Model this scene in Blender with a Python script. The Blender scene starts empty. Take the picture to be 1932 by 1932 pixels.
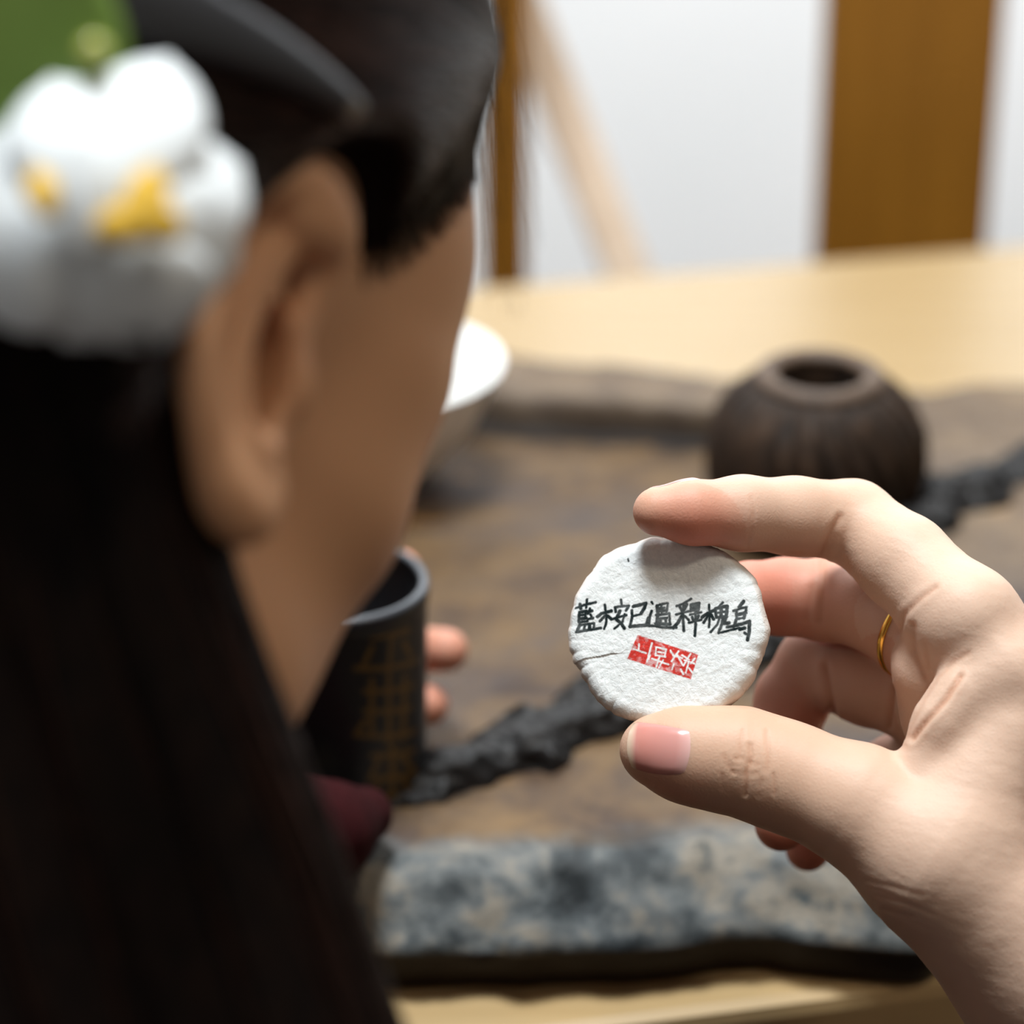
import bpy, bmesh, math, random
import numpy as np
from mathutils import Vector, Matrix

# ------------------------------------------------------------------ camera, world, lights, exposure
scene = bpy.context.scene
COL = scene.collection
random.seed(7)
RNG = np.random.default_rng(11)

F = 5200.0                      # focal length in pixels of the 1932 px frame
CX = CY = 966.0
PITCH = math.radians(26.0)
TABLE_Z = 0.74
CAM = np.array([0.0, 0.0, TABLE_Z + 0.405])
SP, CP = math.sin(PITCH), math.cos(PITCH)
RIGHT = np.array([1.0, 0, 0]); UPV = np.array([0, SP, CP]); FWD = np.array([0, CP, -SP])

cd = bpy.data.cameras.new('camera')
cd.sensor_fit = 'HORIZONTAL'; cd.sensor_width = 36.0; cd.lens = F * 36.0 / 1932.0
cd.clip_start = 0.02; cd.clip_end = 50
cd.dof.use_dof = True; cd.dof.focus_distance = 0.566; cd.dof.aperture_fstop = 7.6
cam = bpy.data.objects.new('camera', cd); COL.objects.link(cam)
cam.location = CAM; cam.rotation_euler = (math.pi / 2 - PITCH, 0, 0)
scene.camera = cam

world = bpy.data.worlds.new('world'); scene.world = world; world.use_nodes = True
world.node_tree.nodes['Background'].inputs[0].default_value = (1.0, 0.93, 0.86, 1)
world.node_tree.nodes['Background'].inputs[1].default_value = 0.18

def area_light(name, loc, target, size, power, color=(1, 1, 1), size_y=None):
    l = bpy.data.lights.new(name, 'AREA'); l.energy = power; l.color = color; l.size = size
    if size_y: l.shape = 'RECTANGLE'; l.size_y = size_y
    o = bpy.data.objects.new(name, l); COL.objects.link(o); o.location = loc
    o.rotation_euler = (Vector(target) - Vector(loc)).to_track_quat('-Z', 'Y').to_euler()
    return o
# skylight straight above the tea table, and a long unseen light added to brighten the back wall
area_light('skylight', (-0.12, 0.72, 2.55), (0.06, 0.56, 0.9), 0.45, 52, (0.93, 0.975, 1.0))
area_light('wall_fill', (0.25, 1.50, 1.95), (0.25, 2.46, 1.64), 2.0, 58, (0.95, 0.975, 1.0), 0.35)

# small warm unseen light, added at the near right to brighten ear and cheek
area_light('ear_cheek_fill', (0.62, 0.05, 2.5), (0.0, 0.4, 0.95), 0.22, 7, (1.0, 0.86, 0.68))

vs = scene.view_settings
vs.view_transform = 'Standard'; vs.look = 'None'; vs.gamma = 1.0; vs.use_curve_mapping = False
vs.exposure = 0.0
scene.cycles.max_bounces = 6; scene.cycles.diffuse_bounces = 3; scene.cycles.glossy_bounces = 2; scene.cycles.transmission_bounces = 2
scene.cycles.caustics_reflective = False; scene.cycles.caustics_refractive = False

# ------------------------------------------------------------------ helpers
def V(px, py, z):
    """pixel of the 1932 frame and depth in cm -> view space in cm (x right, y up, z away)"""
    return np.array([(px - CX) / F * z, -(py - CY) / F * z, z], float)

def to_world(v):
    v = np.atleast_2d(np.asarray(v, float)) / 100.0
    return CAM + v[:, :1] * RIGHT + v[:, 1:2] * UPV + v[:, 2:3] * FWD

def to_view(w):
    d = np.atleast_2d(np.asarray(w, float)) - CAM
    return np.stack([d @ RIGHT, d @ UPV, d @ FWD], 1) * 100

def project(w):
    v = to_view(w)
    return np.stack([CX + F * v[:, 0] / v[:, 2], CY - F * v[:, 1] / v[:, 2]], 1)

def on_plane(px, py, h):
    """pixel -> world point on the horizontal plane h metres above the table top"""
    d = RIGHT * (px - CX) / F - UPV * (py - CY) / F + FWD
    t = (TABLE_Z + h - CAM[2]) / d[2]
    return CAM + d * t

def empty(name, loc, label=None, cat=None, group=None):
    o = bpy.data.objects.new(name, None); COL.objects.link(o); o.location = loc; o.empty_display_size = 0.02
    tag(o, label, cat, group); return o

def tag(o, label=None, cat=None, group=None, kind=None):
    if label: o['label'] = label
    if cat: o['category'] = cat
    if group: o['group'] = group
    if kind: o['kind'] = kind
    return o

def origin_of(p):
    o = np.zeros(3)
    while p is not None:
        o = o + np.array(p.location); p = p.parent
    return o

def mk(name, verts, faces, mat, parent=None, loc=None, smooth=True):
    """verts in world metres; origin at loc (or the parent's origin)"""
    verts = np.asarray(verts, float)
    base = origin_of(parent) if loc is None else np.asarray(loc, float)
    me = bpy.data.meshes.new(name)
    vl = verts - base
    if isinstance(faces, np.ndarray):
        n, k = faces.shape
        me.vertices.add(len(vl)); me.vertices.foreach_set('co', vl.astype(np.float32).ravel())
        me.loops.add(n * k); me.loops.foreach_set('vertex_index', faces.astype(np.int32).ravel())
        me.polygons.add(n); me.polygons.foreach_set('loop_start', np.arange(0, n * k, k, dtype=np.int32))
        me.update(calc_edges=True); me.validate()
    else:
        me.from_pydata([tuple(v) for v in vl], [], [tuple(f) for f in faces]); me.update()
    if smooth: me.polygons.foreach_set('use_smooth', np.ones(len(me.polygons), dtype=bool))
    for m in (mat if isinstance(mat, (list, tuple)) else [mat]): me.materials.append(m)
    o = bpy.data.objects.new(name, me); COL.objects.link(o)
    if parent is not None:
        o.parent = parent; o.location = base - origin_of(parent)
    else:
        o.location = base
    return o

def attr(o, name, values):
    a = o.data.attributes.new(name, 'FLOAT', 'POINT'); a.data.foreach_set('value', np.asarray(values, np.float32))

def box_geo(c, s, rz=0.0, bevel=0.0):
    bm = bmesh.new(); bmesh.ops.create_cube(bm, size=1)
    for v in bm.verts: v.co = Vector((v.co.x * s[0], v.co.y * s[1], v.co.z * s[2]))
    if bevel: bmesh.ops.bevel(bm, geom=bm.edges[:], offset=bevel, segments=2, profile=0.6, affect='EDGES')
    R = Matrix.Rotation(rz, 3, 'Z')
    for v in bm.verts: v.co = R @ v.co + Vector(c)
    bm.verts.ensure_lookup_table()
    vs_ = np.array([v.co for v in bm.verts]); fs = [[v.index for v in f.verts] for f in bm.faces]
    bm.free(); return vs_, fs

def bar_geo(a, b, w, t, side=(1, 0, 0), bevel=0.002):
    """square bar between two points, w along 'side', t across"""
    a, b = Vector(a), Vector(b); d = (b - a); L = d.length; d.normalize()
    s = Vector(side); s = (s - d * s.dot(d)).normalized(); n = d.cross(s)
    v, f = box_geo((0, 0, 0), (w, t, L), 0, bevel)
    m = (a + b) / 2
    return np.array([m + s * p[0] + n * p[1] + d * p[2] for p in v]), f

def join_geo(parts):
    vs_, fs, n = [], [], 0
    for v, f in parts:
        vs_.append(v); fs += [[i + n for i in q] for q in f]; n += len(v)
    return np.concatenate(vs_), fs

def lathe_geo(profile, n=64, center=(0, 0, 0), rfun=None):
    """profile [(r,z)] in metres"""
    vs_ = []; m = len(profile)
    for i, (r, z) in enumerate(profile):
        for j in range(n):
            a = 2 * math.pi * j / n
            rr = r if rfun is None else rfun(r, z, a, i)
            vs_.append((center[0] + rr * math.cos(a), center[1] + rr * math.sin(a), center[2] + z))
    fs = []
    for i in range(m - 1):
        for j in range(n):
            fs.append([i * n + j, i * n + (j + 1) % n, (i + 1) * n + (j + 1) % n, (i + 1) * n + j])
    return np.array(vs_), fs

def hash3(i, j, k, seed):
    h = (i * 374761393 + j * 668265263 + k * 2147483647 + seed * 974634533) & 0xFFFFFFFF
    h = ((h ^ (h >> 13)) * 1274126177) & 0xFFFFFFFF
    h = ((h ^ (h >> 15)) * 2246822519) & 0xFFFFFFFF
    return ((h ^ (h >> 16)) & 0xFFFF) / 32767.5 - 1.0

def vnoise(p, scale=1.0, seed=0, octaves=1):
    out = 0; amp = 1.0; tot = 0
    for o in range(octaves):
        q = p * scale * 2 ** o + 37.7 * (o + 1); i0 = np.floor(q).astype(np.int64); f = q - i0
        f = f * f * (3 - 2 * f); r = 0
        for dx in (0, 1):
            for dy in (0, 1):
                for dz in (0, 1):
                    w = (f[:, 0] if dx else 1 - f[:, 0]) * (f[:, 1] if dy else 1 - f[:, 1]) * (f[:, 2] if dz else 1 - f[:, 2])
                    r = r + w * hash3(i0[:, 0] + dx, i0[:, 1] + dy, i0[:, 2] + dz, seed + o)
        out = out + amp * r; tot += amp; amp *= 0.5
    return out / tot

# ---- signed distance shapes (numpy) and their mesher
def smin(a, b, k):
    h = np.maximum(k - np.abs(a - b), 0) / np.maximum(k, 1e-6)
    return np.minimum(a, b) - h * h * k * 0.25

def smax(a, b, k): return -smin(-a, -b, k)

def seg(P, a, b, ra, rb, flat=None):
    a = np.asarray(a, float); b = np.asarray(b, float); ab = b - a; aa = max(ab @ ab, 1e-9)
    w = P - a; wa = w @ ab; t = np.clip(wa / aa, 0, 1)
    if flat is not None:                       # squash along a direction: thinner there
        n, s = flat; d = w - t[:, None] * ab; c = d @ n; d = d + np.outer(c * (1.0 / s - 1), n)
        return np.sqrt(np.einsum('ij,ij->i', d, d)) - (ra + (rb - ra) * t), t
    d2 = np.einsum('ij,ij->i', w, w) - 2 * t * wa + t * t * aa
    return np.sqrt(np.maximum(d2, 0)) - (ra + (rb - ra) * t), t

def chain(P, pts, k=0.25, flat=None, cull=None):
    """pts rows (x,y,z,r); returns distance and the running parameter 0..1; cull: margin past which a plain bound is enough"""
    if cull is not None:
        lo_ = (pts[:, :3] - pts[:, 3:]).min(0) - cull; hi_ = (pts[:, :3] + pts[:, 3:]).max(0) + cull
        m = ((P > lo_) & (P < hi_)).all(1); D = np.full(len(P), float(cull)); T = np.full(len(P), 1.0)
        if m.any(): D[m], T[m] = chain(P[m], pts, k, flat)
        return D, T
    n = len(pts) - 1; D = None; T = None
    for i in range(n):
        d, t = seg(P, pts[i][:3], pts[i + 1][:3], pts[i][3], pts[i + 1][3], flat)
        tt = (i + t) / n
        if D is None: D, T = d, tt
        else:
            T = np.where(d < D, tt, T); D = smin(D, d, k)
    return D, T

def ell(P, c, r):
    r = np.asarray(r, float); q = (P - np.asarray(c, float)) / r
    k0 = np.sqrt(np.einsum('ij,ij->i', q, q)); q = q / r
    return k0 * (k0 - 1) / np.maximum(np.sqrt(np.einsum('ij,ij->i', q, q)), 1e-6)

def sph(P, c, r): return np.sqrt(((P - np.asarray(c, float)) ** 2).sum(1)) - r

def ev(f, P, step=400000):
    return np.concatenate([f(P[i:i + step]) for i in range(0, len(P), step)])

def sdf_mesh(f, lo, hi, h, newton=1):
    """surface nets over a sparse grid"""
    lo = np.asarray(lo, float); hi = np.asarray(hi, float); B = 5
    nc = np.ceil((hi - lo) / (h * B)).astype(int)
    g = np.stack(np.meshgrid(*[np.arange(n) for n in nc], indexing='ij'), -1).reshape(-1, 3)
    fc = ev(f, lo + (g + 0.5) * h * B)
    act = np.abs(fc) < h * B * 1.1
    n = nc * B
    Fv = np.kron(np.where(fc > 0, 1.0, -1.0).reshape(nc), np.ones((B, B, B), np.float32)).astype(np.float32)
    off = np.stack(np.meshgrid(*[np.arange(B)] * 3, indexing='ij'), -1).reshape(-1, 3)
    ids = (g[act][:, None, :] * B + off[None]).reshape(-1, 3)
    Fv[ids[:, 0], ids[:, 1], ids[:, 2]] = ev(f, lo + ids * h)
    Fv[0] = Fv[-1] = 1; Fv[:, 0] = Fv[:, -1] = 1; Fv[:, :, 0] = Fv[:, :, -1] = 1
    s = (Fv < 0)
    cnt = np.zeros(n - 1, np.int8)
    for dx in (0, 1):
        for dy in (0, 1):
            for dz in (0, 1):
                cnt += s[dx:n[0] - 1 + dx, dy:n[1] - 1 + dy, dz:n[2] - 1 + dz]
    cells = np.argwhere((cnt > 0) & (cnt < 8))
    idx = -np.ones(n - 1, np.int32); idx[tuple(cells.T)] = np.arange(len(cells))
    corners = np.array([[x, y, z] for x in (0, 1) for y in (0, 1) for z in (0, 1)])
    acc = np.zeros((len(cells), 3)); num = np.zeros(len(cells))
    for a in range(8):
        for b in range(a + 1, 8):
            if np.abs(corners[a] - corners[b]).sum() != 1: continue
            fa = Fv[tuple((cells + corners[a]).T)]; fb = Fv[tuple((cells + corners[b]).T)]
            m = (fa < 0) != (fb < 0); t = np.where(m, fa / np.where(m, fa - fb, 1), 0)
            acc += np.where(m[:, None], corners[a] + t[:, None] * (corners[b] - corners[a]), 0); num += m
    verts = lo + (cells + acc / num[:, None]) * h
    quads = []
    for ax in range(3):
        u, w = (ax + 1) % 3, (ax + 2) % 3
        sl0 = [slice(1, None)] * 3; sl1 = [slice(1, None)] * 3
        sl0[ax] = slice(0, -1); sl1[ax] = slice(1, None)
        sl0[u] = sl1[u] = slice(1, -1); sl0[w] = sl1[w] = slice(1, -1)
        A = s[tuple(sl0)]; Bm = s[tuple(sl1)]
        e = np.argwhere(A != Bm); inside = A[tuple(e.T)]
        c = e.copy(); c[:, u] += 1; c[:, w] += 1
        def at_(du, dw):
            q = c.copy(); q[:, u] -= du; q[:, w] -= dw; return idx[tuple(q.T)]
        Q = np.stack([at_(1, 1), at_(0, 1), at_(0, 0), at_(1, 0)], 1)
        Q[~inside] = Q[~inside][:, ::-1]
        quads.append(Q)
    quads = np.concatenate(quads); quads = quads[(quads >= 0).all(1)]
    for _ in range(newton):
        d = ev(f, verts); nrm = grad(f, verts, h * 0.4); verts = verts - nrm * np.clip(d, -h, h)[:, None]
    return verts, quads

def grad(f, P, e=0.03):
    f0 = ev(f, P); g = np.stack([ev(f, P + e * np.eye(3)[i]) - f0 for i in range(3)], 1)
    return g / np.maximum(np.linalg.norm(g, axis=1, keepdims=True), 1e-9)

def march(f, o, d, n=60, maxd=30):
    o = np.asarray(o, float); d = np.asarray(d, float); d = d / np.linalg.norm(d, axis=1, keepdims=True)
    t = np.zeros(len(o))
    for _ in range(n): t = np.minimum(t + np.clip(f(o + d * t[:, None]), -0.5, 3) * 0.8, maxd)
    return o + d * t[:, None]

def polyline_dist(q, pts):
    best = np.full(len(q), 1e9)
    for a, b in zip(pts[:-1], pts[1:]):
        a = np.asarray(a, float); b = np.asarray(b, float); ab = b - a
        t = np.clip(((q - a) @ ab) / max(ab @ ab, 1e-9), 0, 1)
        best = np.minimum(best, np.linalg.norm(q - a - t[:, None] * ab, axis=1))
    return best

def tubes(strands, radii, nside=3):
    """strands (S,N,3) world; radii (S,N) -> verts, quads"""
    S, N, _ = strands.shape
    tan = np.gradient(strands, axis=1); tan /= np.maximum(np.linalg.norm(tan, axis=2, keepdims=True), 1e-9)
    ref = np.array([0.31, 0.22, 0.93]); a = np.cross(tan, ref); a /= np.maximum(np.linalg.norm(a, axis=2, keepdims=True), 1e-9)
    b = np.cross(tan, a); vs_ = []
    for k in range(nside):
        an = 2 * math.pi * k / nside
        vs_.append(strands + (a * math.cos(an) + b * math.sin(an)) * radii[..., None])
    vs_ = np.stack(vs_, 2)                                    # S,N,nside,3
    base = np.arange(S * N * nside).reshape(S, N, nside); q = []
    for k in range(nside):
        k2 = (k + 1) % nside
        q.append(np.stack([base[:, :-1, k], base[:, :-1, k2], base[:, 1:, k2], base[:, 1:, k]], -1).reshape(-1, 4))
    return vs_.reshape(-1, 3), np.concatenate(q)

# ------------------------------------------------------------------ materials
def new_mat(name):
    m = bpy.data.materials.new(name); m.use_nodes = True
    return m, m.node_tree.nodes, m.node_tree.links, m.node_tree.nodes['Principled BSDF']

def coords(N, L, scale=(1, 1, 1), kind='Object', rot=(0, 0, 0)):
    tc = N.new('ShaderNodeTexCoord'); mp = N.new('ShaderNodeMapping'); mp.inputs['Scale'].default_value = scale
    mp.inputs['Rotation'].default_value = rot
    L.new(tc.outputs[kind], mp.inputs[0]); return mp.outputs[0]

def noise(N, L, vec, scale, detail=4, rough=0.55, dist=0.0):
    n = N.new('ShaderNodeTexNoise'); n.inputs['Scale'].default_value = scale; n.inputs['Detail'].default_value = detail
    n.inputs['Roughness'].default_value = rough; n.inputs['Distortion'].default_value = dist
    L.new(vec, n.inputs['Vector']); return n.outputs['Fac']

def ramp(N, L, fac, stops):
    r = N.new('ShaderNodeValToRGB'); e = r.color_ramp.elements
    while len(e) < len(stops): e.new(0.5)
    for el, (p, c) in zip(e, stops): el.position = p; el.color = (*c, 1)
    L.new(fac, r.inputs[0]); return r.outputs[0]

def bump(N, L, b, height, strength=0.3, dist=0.001, chain_to=None):
    n = N.new('ShaderNodeBump'); n.inputs['Strength'].default_value = strength; n.inputs['Distance'].default_value = dist
    L.new(height, n.inputs['Height'])
    if chain_to is not None: L.new(chain_to, n.inputs['Normal'])
    L.new(n.outputs[0], b.inputs['Normal']); return n.outputs[0]

def mixc(N, L, fac, a, b, mode='MIX'):
    m = N.new('ShaderNodeMix'); m.data_type = 'RGBA'; m.blend_type = mode
    for sock, v in ((m.inputs['Factor'], fac), (m.inputs[6], a), (m.inputs[7], b)):
        if hasattr(v, 'links'): L.new(v, sock)
        elif isinstance(v, (int, float)): sock.default_value = v
        else: sock.default_value = (*v, 1)
    return m.outputs[2]

def math_n(N, L, op, a, b=0.0, c=None):
    m = N.new('ShaderNodeMath'); m.operation = op
    for i, v in enumerate((a, b, c)):
        if v is None: continue
        if hasattr(v, 'links'): L.new(v, m.inputs[i])
        else: m.inputs[i].default_value = v
    return m.outputs[0]

def attrib(N, name):
    a = N.new('ShaderNodeAttribute'); a.attribute_name = name; return a.outputs['Fac']

def mat_noise(name, c0, c1, scale=20, stretch=(1, 1, 1), rough=0.5, bumps=0.2, bdist=0.0005, detail=5, mid=None, rot=(0, 0, 0)):
    m, N, L, b = new_mat(name); v = coords(N, L, stretch, rot=rot); f = noise(N, L, v, scale, detail)
    stops = [(0.3, c0), (0.7, c1)] if mid is None else [(0.28, c0), (0.5, mid), (0.72, c1)]
    L.new(ramp(N, L, f, stops), b.inputs['Base Color']); b.inputs['Roughness'].default_value = rough
    if bumps: bump(N, L, b, f, bumps, bdist)
    return m

M_wall = mat_noise('white_plaster', (0.80, 0.82, 0.83), (0.86, 0.87, 0.88), 3, rough=0.8, bumps=0.05)
M_floor = mat_noise('dark_wood_floor', (0.045, 0.028, 0.018), (0.075, 0.048, 0.030), 4, (1, 9, 1), rough=0.4, bumps=0.05)
M_table = mat_noise('light_table_wood', (0.375, 0.255, 0.118), (0.43, 0.305, 0.155), 9, (1.2, 14, 3), rough=0.38, bumps=0.05)
M_chair = mat_noise('ochre_chair_wood', (0.225, 0.092, 0.006), (0.305, 0.132, 0.011), 8, (9, 9, 1), rough=0.45, bumps=0.08)
M_pole = mat_noise('pale_pole_wood', (0.60, 0.46, 0.34), (0.72, 0.58, 0.45), 8, (9, 9, 1), rough=0.5, bumps=0.08)
M_porcelain, N, L, b = new_mat('white_porcelain'); b.inputs['Base Color'].default_value = (0.84, 0.85, 0.84, 1); b.inputs['Roughness'].default_value = 0.12
M_gold, N, L, b = new_mat('gold_metal'); b.inputs['Base Color'].default_value = (0.85, 0.50, 0.10, 1); b.inputs['Metallic'].default_value = 1; b.inputs['Roughness'].default_value = 0.25
M_dress = mat_noise('maroon_cloth', (0.022, 0.0035, 0.0045), (0.032, 0.005, 0.006), 300, rough=0.95, bumps=0.2)
M_dress.node_tree.nodes['Principled BSDF'].inputs['Specular IOR Level'].default_value = 0.1
M_leaf = mat_noise('green_leaf', (0.13, 0.25, 0.04), (0.25, 0.37, 0.09), 14, rough=0.35, bumps=0.1)

# skin: colour varies with the blood under it (finger tips, ear, creases), plus painted bounce light
M_skin, N, L, b = new_mat('skin')
v = coords(N, L); f1 = noise(N, L, v, 60, 4); f2 = noise(N, L, v, 900, 3)
base = mixc(N, L, f1, (0.54, 0.335, 0.23), (0.61, 0.395, 0.28))
red = attrib(N, 'red'); base = mixc(N, L, red, base, (0.56, 0.165, 0.105))
tan = attrib(N, 'tan'); base = mixc(N, L, tan, base, (0.52, 0.27, 0.125))  # head only: browner skin paints in the warm bounce light
pale = attrib(N, 'pale'); base = mixc(N, L, pale, base, (0.65, 0.48, 0.38))
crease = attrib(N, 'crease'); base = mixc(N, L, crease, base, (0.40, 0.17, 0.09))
L.new(base, b.inputs['Base Color']); b.inputs['Roughness'].default_value = 0.55
b.subsurface_method = 'BURLEY'; b.inputs['Subsurface Weight'].default_value = 0.30; b.inputs['Subsurface Radius'].default_value = (1.0, 0.35, 0.2)
b.inputs['Subsurface Scale'].default_value = 0.004; b.inputs['Specular IOR Level'].default_value = 0.35
vo = N.new('ShaderNodeTexVoronoi'); vo.feature = 'DISTANCE_TO_EDGE'; vo.inputs['Scale'].default_value = 1100
L.new(v, vo.inputs['Vector'])
hh = math_n(N, L, 'ADD', math_n(N, L, 'MULTIPLY', vo.outputs['Distance'], 0.9), math_n(N, L, 'MULTIPLY', f2, 0.35))
bump(N, L, b, hh, 0.22, 0.0003)

M_nail, N, L, b = new_mat('fingernail')
t = attrib(N, 'along')
L.new(ramp(N, L, t, [(0.0, (0.72, 0.45, 0.42)), (0.22, (0.60, 0.29, 0.26)), (0.86, (0.58, 0.24, 0.20)), (0.93, (0.74, 0.56, 0.42))]), b.inputs['Base Color'])
b.inputs['Roughness'].default_value = 0.22; b.inputs['Coat Weight'].default_value = 0.2
b.inputs['Subsurface Weight'].default_value = 0.1; b.inputs['Subsurface Scale'].default_value = 0.002

M_hair, N, L, b = new_mat('dark_brown_hair')
v = coords(N, L, (90, 90, 8)); f = noise(N, L, v, 3, 4)
L.new(ramp(N, L, f, [(0.3, (0.003, 0.002, 0.0018)), (0.75, (0.010, 0.0048, 0.0034))]), b.inputs['Base Color'])
b.inputs['Roughness'].default_value = 0.5; b.inputs['Specular IOR Level'].default_value = 0.08
bump(N, L, b, f, 0.4, 0.001)
M_strand, N, L, b = new_mat('hair_strand')
L.new(ramp(N, L, attrib(N, 'tone'), [(0.0, (0.003, 0.002, 0.0018)), (0.6, (0.010, 0.0048, 0.0034)), (1.0, (0.035, 0.014, 0.009))]), b.inputs['Base Color'])
b.inputs['Roughness'].default_value = 0.38; b.inputs['Specular IOR Level'].default_value = 0.12
M_band, N, L, b = new_mat('black_satin'); b.inputs['Base Color'].default_value = (0.012, 0.013, 0.017, 1); b.inputs['Roughness'].default_value = 0.40; b.inputs['Specular IOR Level'].default_value = 0.8; b.inputs['Coat Weight'].default_value = 0.6; b.inputs['Coat Roughness'].default_value = 0.35
M_petal = mat_noise('white_petal', (0.66, 0.70, 0.72), (0.72, 0.76, 0.775), 60, rough=0.6, bumps=0.15)
M_stamen = mat_noise('yellow_stamen', (0.62, 0.36, 0.02), (0.75, 0.47, 0.04), 300, rough=0.7, bumps=0.3)

# ------------------------------------------------------------------ room: floor, walls
def structure(name, geo, mat):
    o = mk(name, geo[0], geo[1], mat, None, loc=geo[0].mean(0), smooth=False); o['kind'] = 'structure'; return o
structure('floor', box_geo((0, 0.8, -0.05), (5.2, 5.0, 0.1)), M_floor)
structure('wall_back', box_geo((0, 2.15, 1.35), (5.2, 0.1, 2.7)), M_wall)
structure('wall_left', box_geo((-2.0, 0.8, 1.35), (0.1, 2.6, 2.7)), M_wall)
structure('baseboard_back', box_geo((0, 2.09, 0.05), (5.2, 0.02, 0.10), 0, 0.003), M_chair)

# ------------------------------------------------------------------ table
YAW = math.radians(12.0)
ex = np.array([math.cos(YAW), math.sin(YAW), 0]); ey = np.array([-math.sin(YAW), math.cos(YAW), 0])
far_pt = on_plane(1411, 500, 0.0); near_pt = on_plane(1400, 1905, 0.0)
c_f = float(far_pt @ ey); c_n = float(near_pt @ ey); xm = 0.14
tc_xy = ex * (xm) + ey * ((c_f + c_n) / 2)
TW, TD = 1.50, c_f - c_n
table = empty('tea_table', (tc_xy[0], tc_xy[1], 0), 'pale yellow wooden table under the rough dark tea tray', 'table')
g = box_geo((tc_xy[0], tc_xy[1], TABLE_Z - 0.016), (TW, TD, 0.032), YAW, 0.004)
mk('tabletop', *g, M_table, table, smooth=False)
for sx in (-1, 1):
    p = tc_xy + ex * sx * (TW / 2 - 0.06)
    mk('apron', *box_geo((p[0], p[1], TABLE_Z - 0.072), (0.024, TD - 0.14, 0.08), YAW, 0.002), M_table, table, smooth=False)
    for sy in (-1, 1):
        q = tc_xy + ex * sx * (TW / 2 - 0.06) + ey * sy * (TD / 2 - 0.06)
        mk('leg', *box_geo((q[0], q[1], (TABLE_Z - 0.032) / 2), (0.06, 0.06, TABLE_Z - 0.032), YAW, 0.004), M_table, table, smooth=False)
for sy in (-1, 1):
    p = tc_xy + ey * sy * (TD / 2 - 0.06)
    mk('apron', *box_geo((p[0], p[1], TABLE_Z - 0.072), (TW - 0.18, 0.024, 0.08), YAW, 0.002), M_table, table, smooth=False)

# ------------------------------------------------------------------ tea tray: thick slab with chiselled edge, carved basin and gnarled ridge
TH = 0.030
M_tray, N, L, b = new_mat('weathered_tray_top')
v = coords(N, L, (1, 1, 1)); va = coords(N, L, (1.0, 2.2, 1), rot=(0, 0, -0.25))
n1 = noise(N, L, va, 14, 6, 0.6, 0.6); n2 = noise(N, L, v, 55, 6, 0.65, 0.4); n3 = noise(N, L, va, 7, 3, 0.5, 0.8)
topc = ramp(N, L, n1, [(0.30, (0.022, 0.013, 0.010)), (0.42, (0.055, 0.032, 0.020)), (0.52, (0.10, 0.062, 0.032)), (0.60, (0.058, 0.044, 0.040)), (0.72, (0.15, 0.092, 0.042))])
topc = mixc(N, L, ramp(N, L, n2, [(0.40, (0, 0, 0)), (0.72, (1, 1, 1))]), topc, (0.15, 0.088, 0.036))
topc = mixc(N, L, ramp(N, L, n3, [(0.52, (0, 0, 0)), (0.62, (0.85, 0.85, 0.85))]), topc, (0.054, 0.043, 0.043))
fleck = ramp(N, L, noise(N, L, va, 24, 2, 0.4, 1.0), [(0.66, (0, 0, 0)), (0.71, (1, 1, 1))])
topc = mixc(N, L, fleck, topc, (0.30, 0.165, 0.06))
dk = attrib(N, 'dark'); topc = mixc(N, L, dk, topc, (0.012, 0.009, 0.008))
rimt = attrib(N, 'rim'); topc = mixc(N, L, rimt, topc, ramp(N, L, n2, [(0.3, (0.10, 0.070, 0.050)), (0.7, (0.20, 0.145, 0.095))]))
n4 = noise(N, L, v, 34, 6, 0.7, 0.25)
stone = ramp(N, L, n4, [(0.36, (0.012, 0.016, 0.018)), (0.45, (0.045, 0.054, 0.058)), (0.53, (0.12, 0.130, 0.130)), (0.61, (0.23, 0.205, 0.165)), (0.68, (0.06, 0.072, 0.076))])
eg = attrib(N, 'edge'); topc = mixc(N, L, eg, topc, stone)
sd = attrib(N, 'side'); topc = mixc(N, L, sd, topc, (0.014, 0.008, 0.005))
L.new(topc, b.inputs['Base Color']); b.inputs['Roughness'].default_value = 0.6; b.inputs['Specular IOR Level'].default_value = 0.25
bump(N, L, b, n2, 0.5, 0.003)

out_px = [(300, 700), (560, 655), (780, 650), (890, 655), (960, 672), (1060, 692), (1180, 694), (1330, 712), (1480, 722), (1640, 735), (1760, 745), (1850, 722), (1940, 730), (2080, 760), (2180, 860),
          (2150, 1000), (2050, 1180), (1930, 1380), (1800, 1520), (1690, 1605), (1570, 1590), (1400, 1572), (1200, 1590), (1000, 1600), (800, 1612), (620, 1612), (420, 1620), (200, 1630), (0, 1630),
          (-120, 1500), (-160, 1250), (-60, 1000), (100, 800)]
outline = np.array([on_plane(x, y, TH)[:2] for x, y in out_px])
cen = outline.mean(0)
def resample(poly, n):
    d = np.linalg.norm(np.roll(poly, -1, 0) - poly, axis=1); cum = np.concatenate([[0], np.cumsum(d)])
    pc = np.vstack([poly, poly[:1]]); t = np.linspace(0, cum[-1], n, endpoint=False)
    return np.stack([np.interp(t, cum, pc[:, i]) for i in (0, 1)], 1)
NO = 520
ol = resample(outline, NO)
for _ in range(3): ol = (np.roll(ol, 1, 0) + 2 * ol + np.roll(ol, -1, 0)) / 4
ol = ol + (ol - cen) / np.linalg.norm(ol - cen, axis=1, keepdims=True) * (vnoise(np.c_[ol * 100, np.zeros(NO)], 0.45, 3, 3) * 0.0035)[:, None]
ridge_px = [(440, 1575), (560, 1545), (700, 1512), (860, 1480), (1000, 1430), (1110, 1375), (1190, 1335), (1330, 1290), (1440, 1245), (1560, 1150), (1700, 1020), (1780, 960), (1860, 940), (1935, 895), (2030, 850)]
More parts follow.
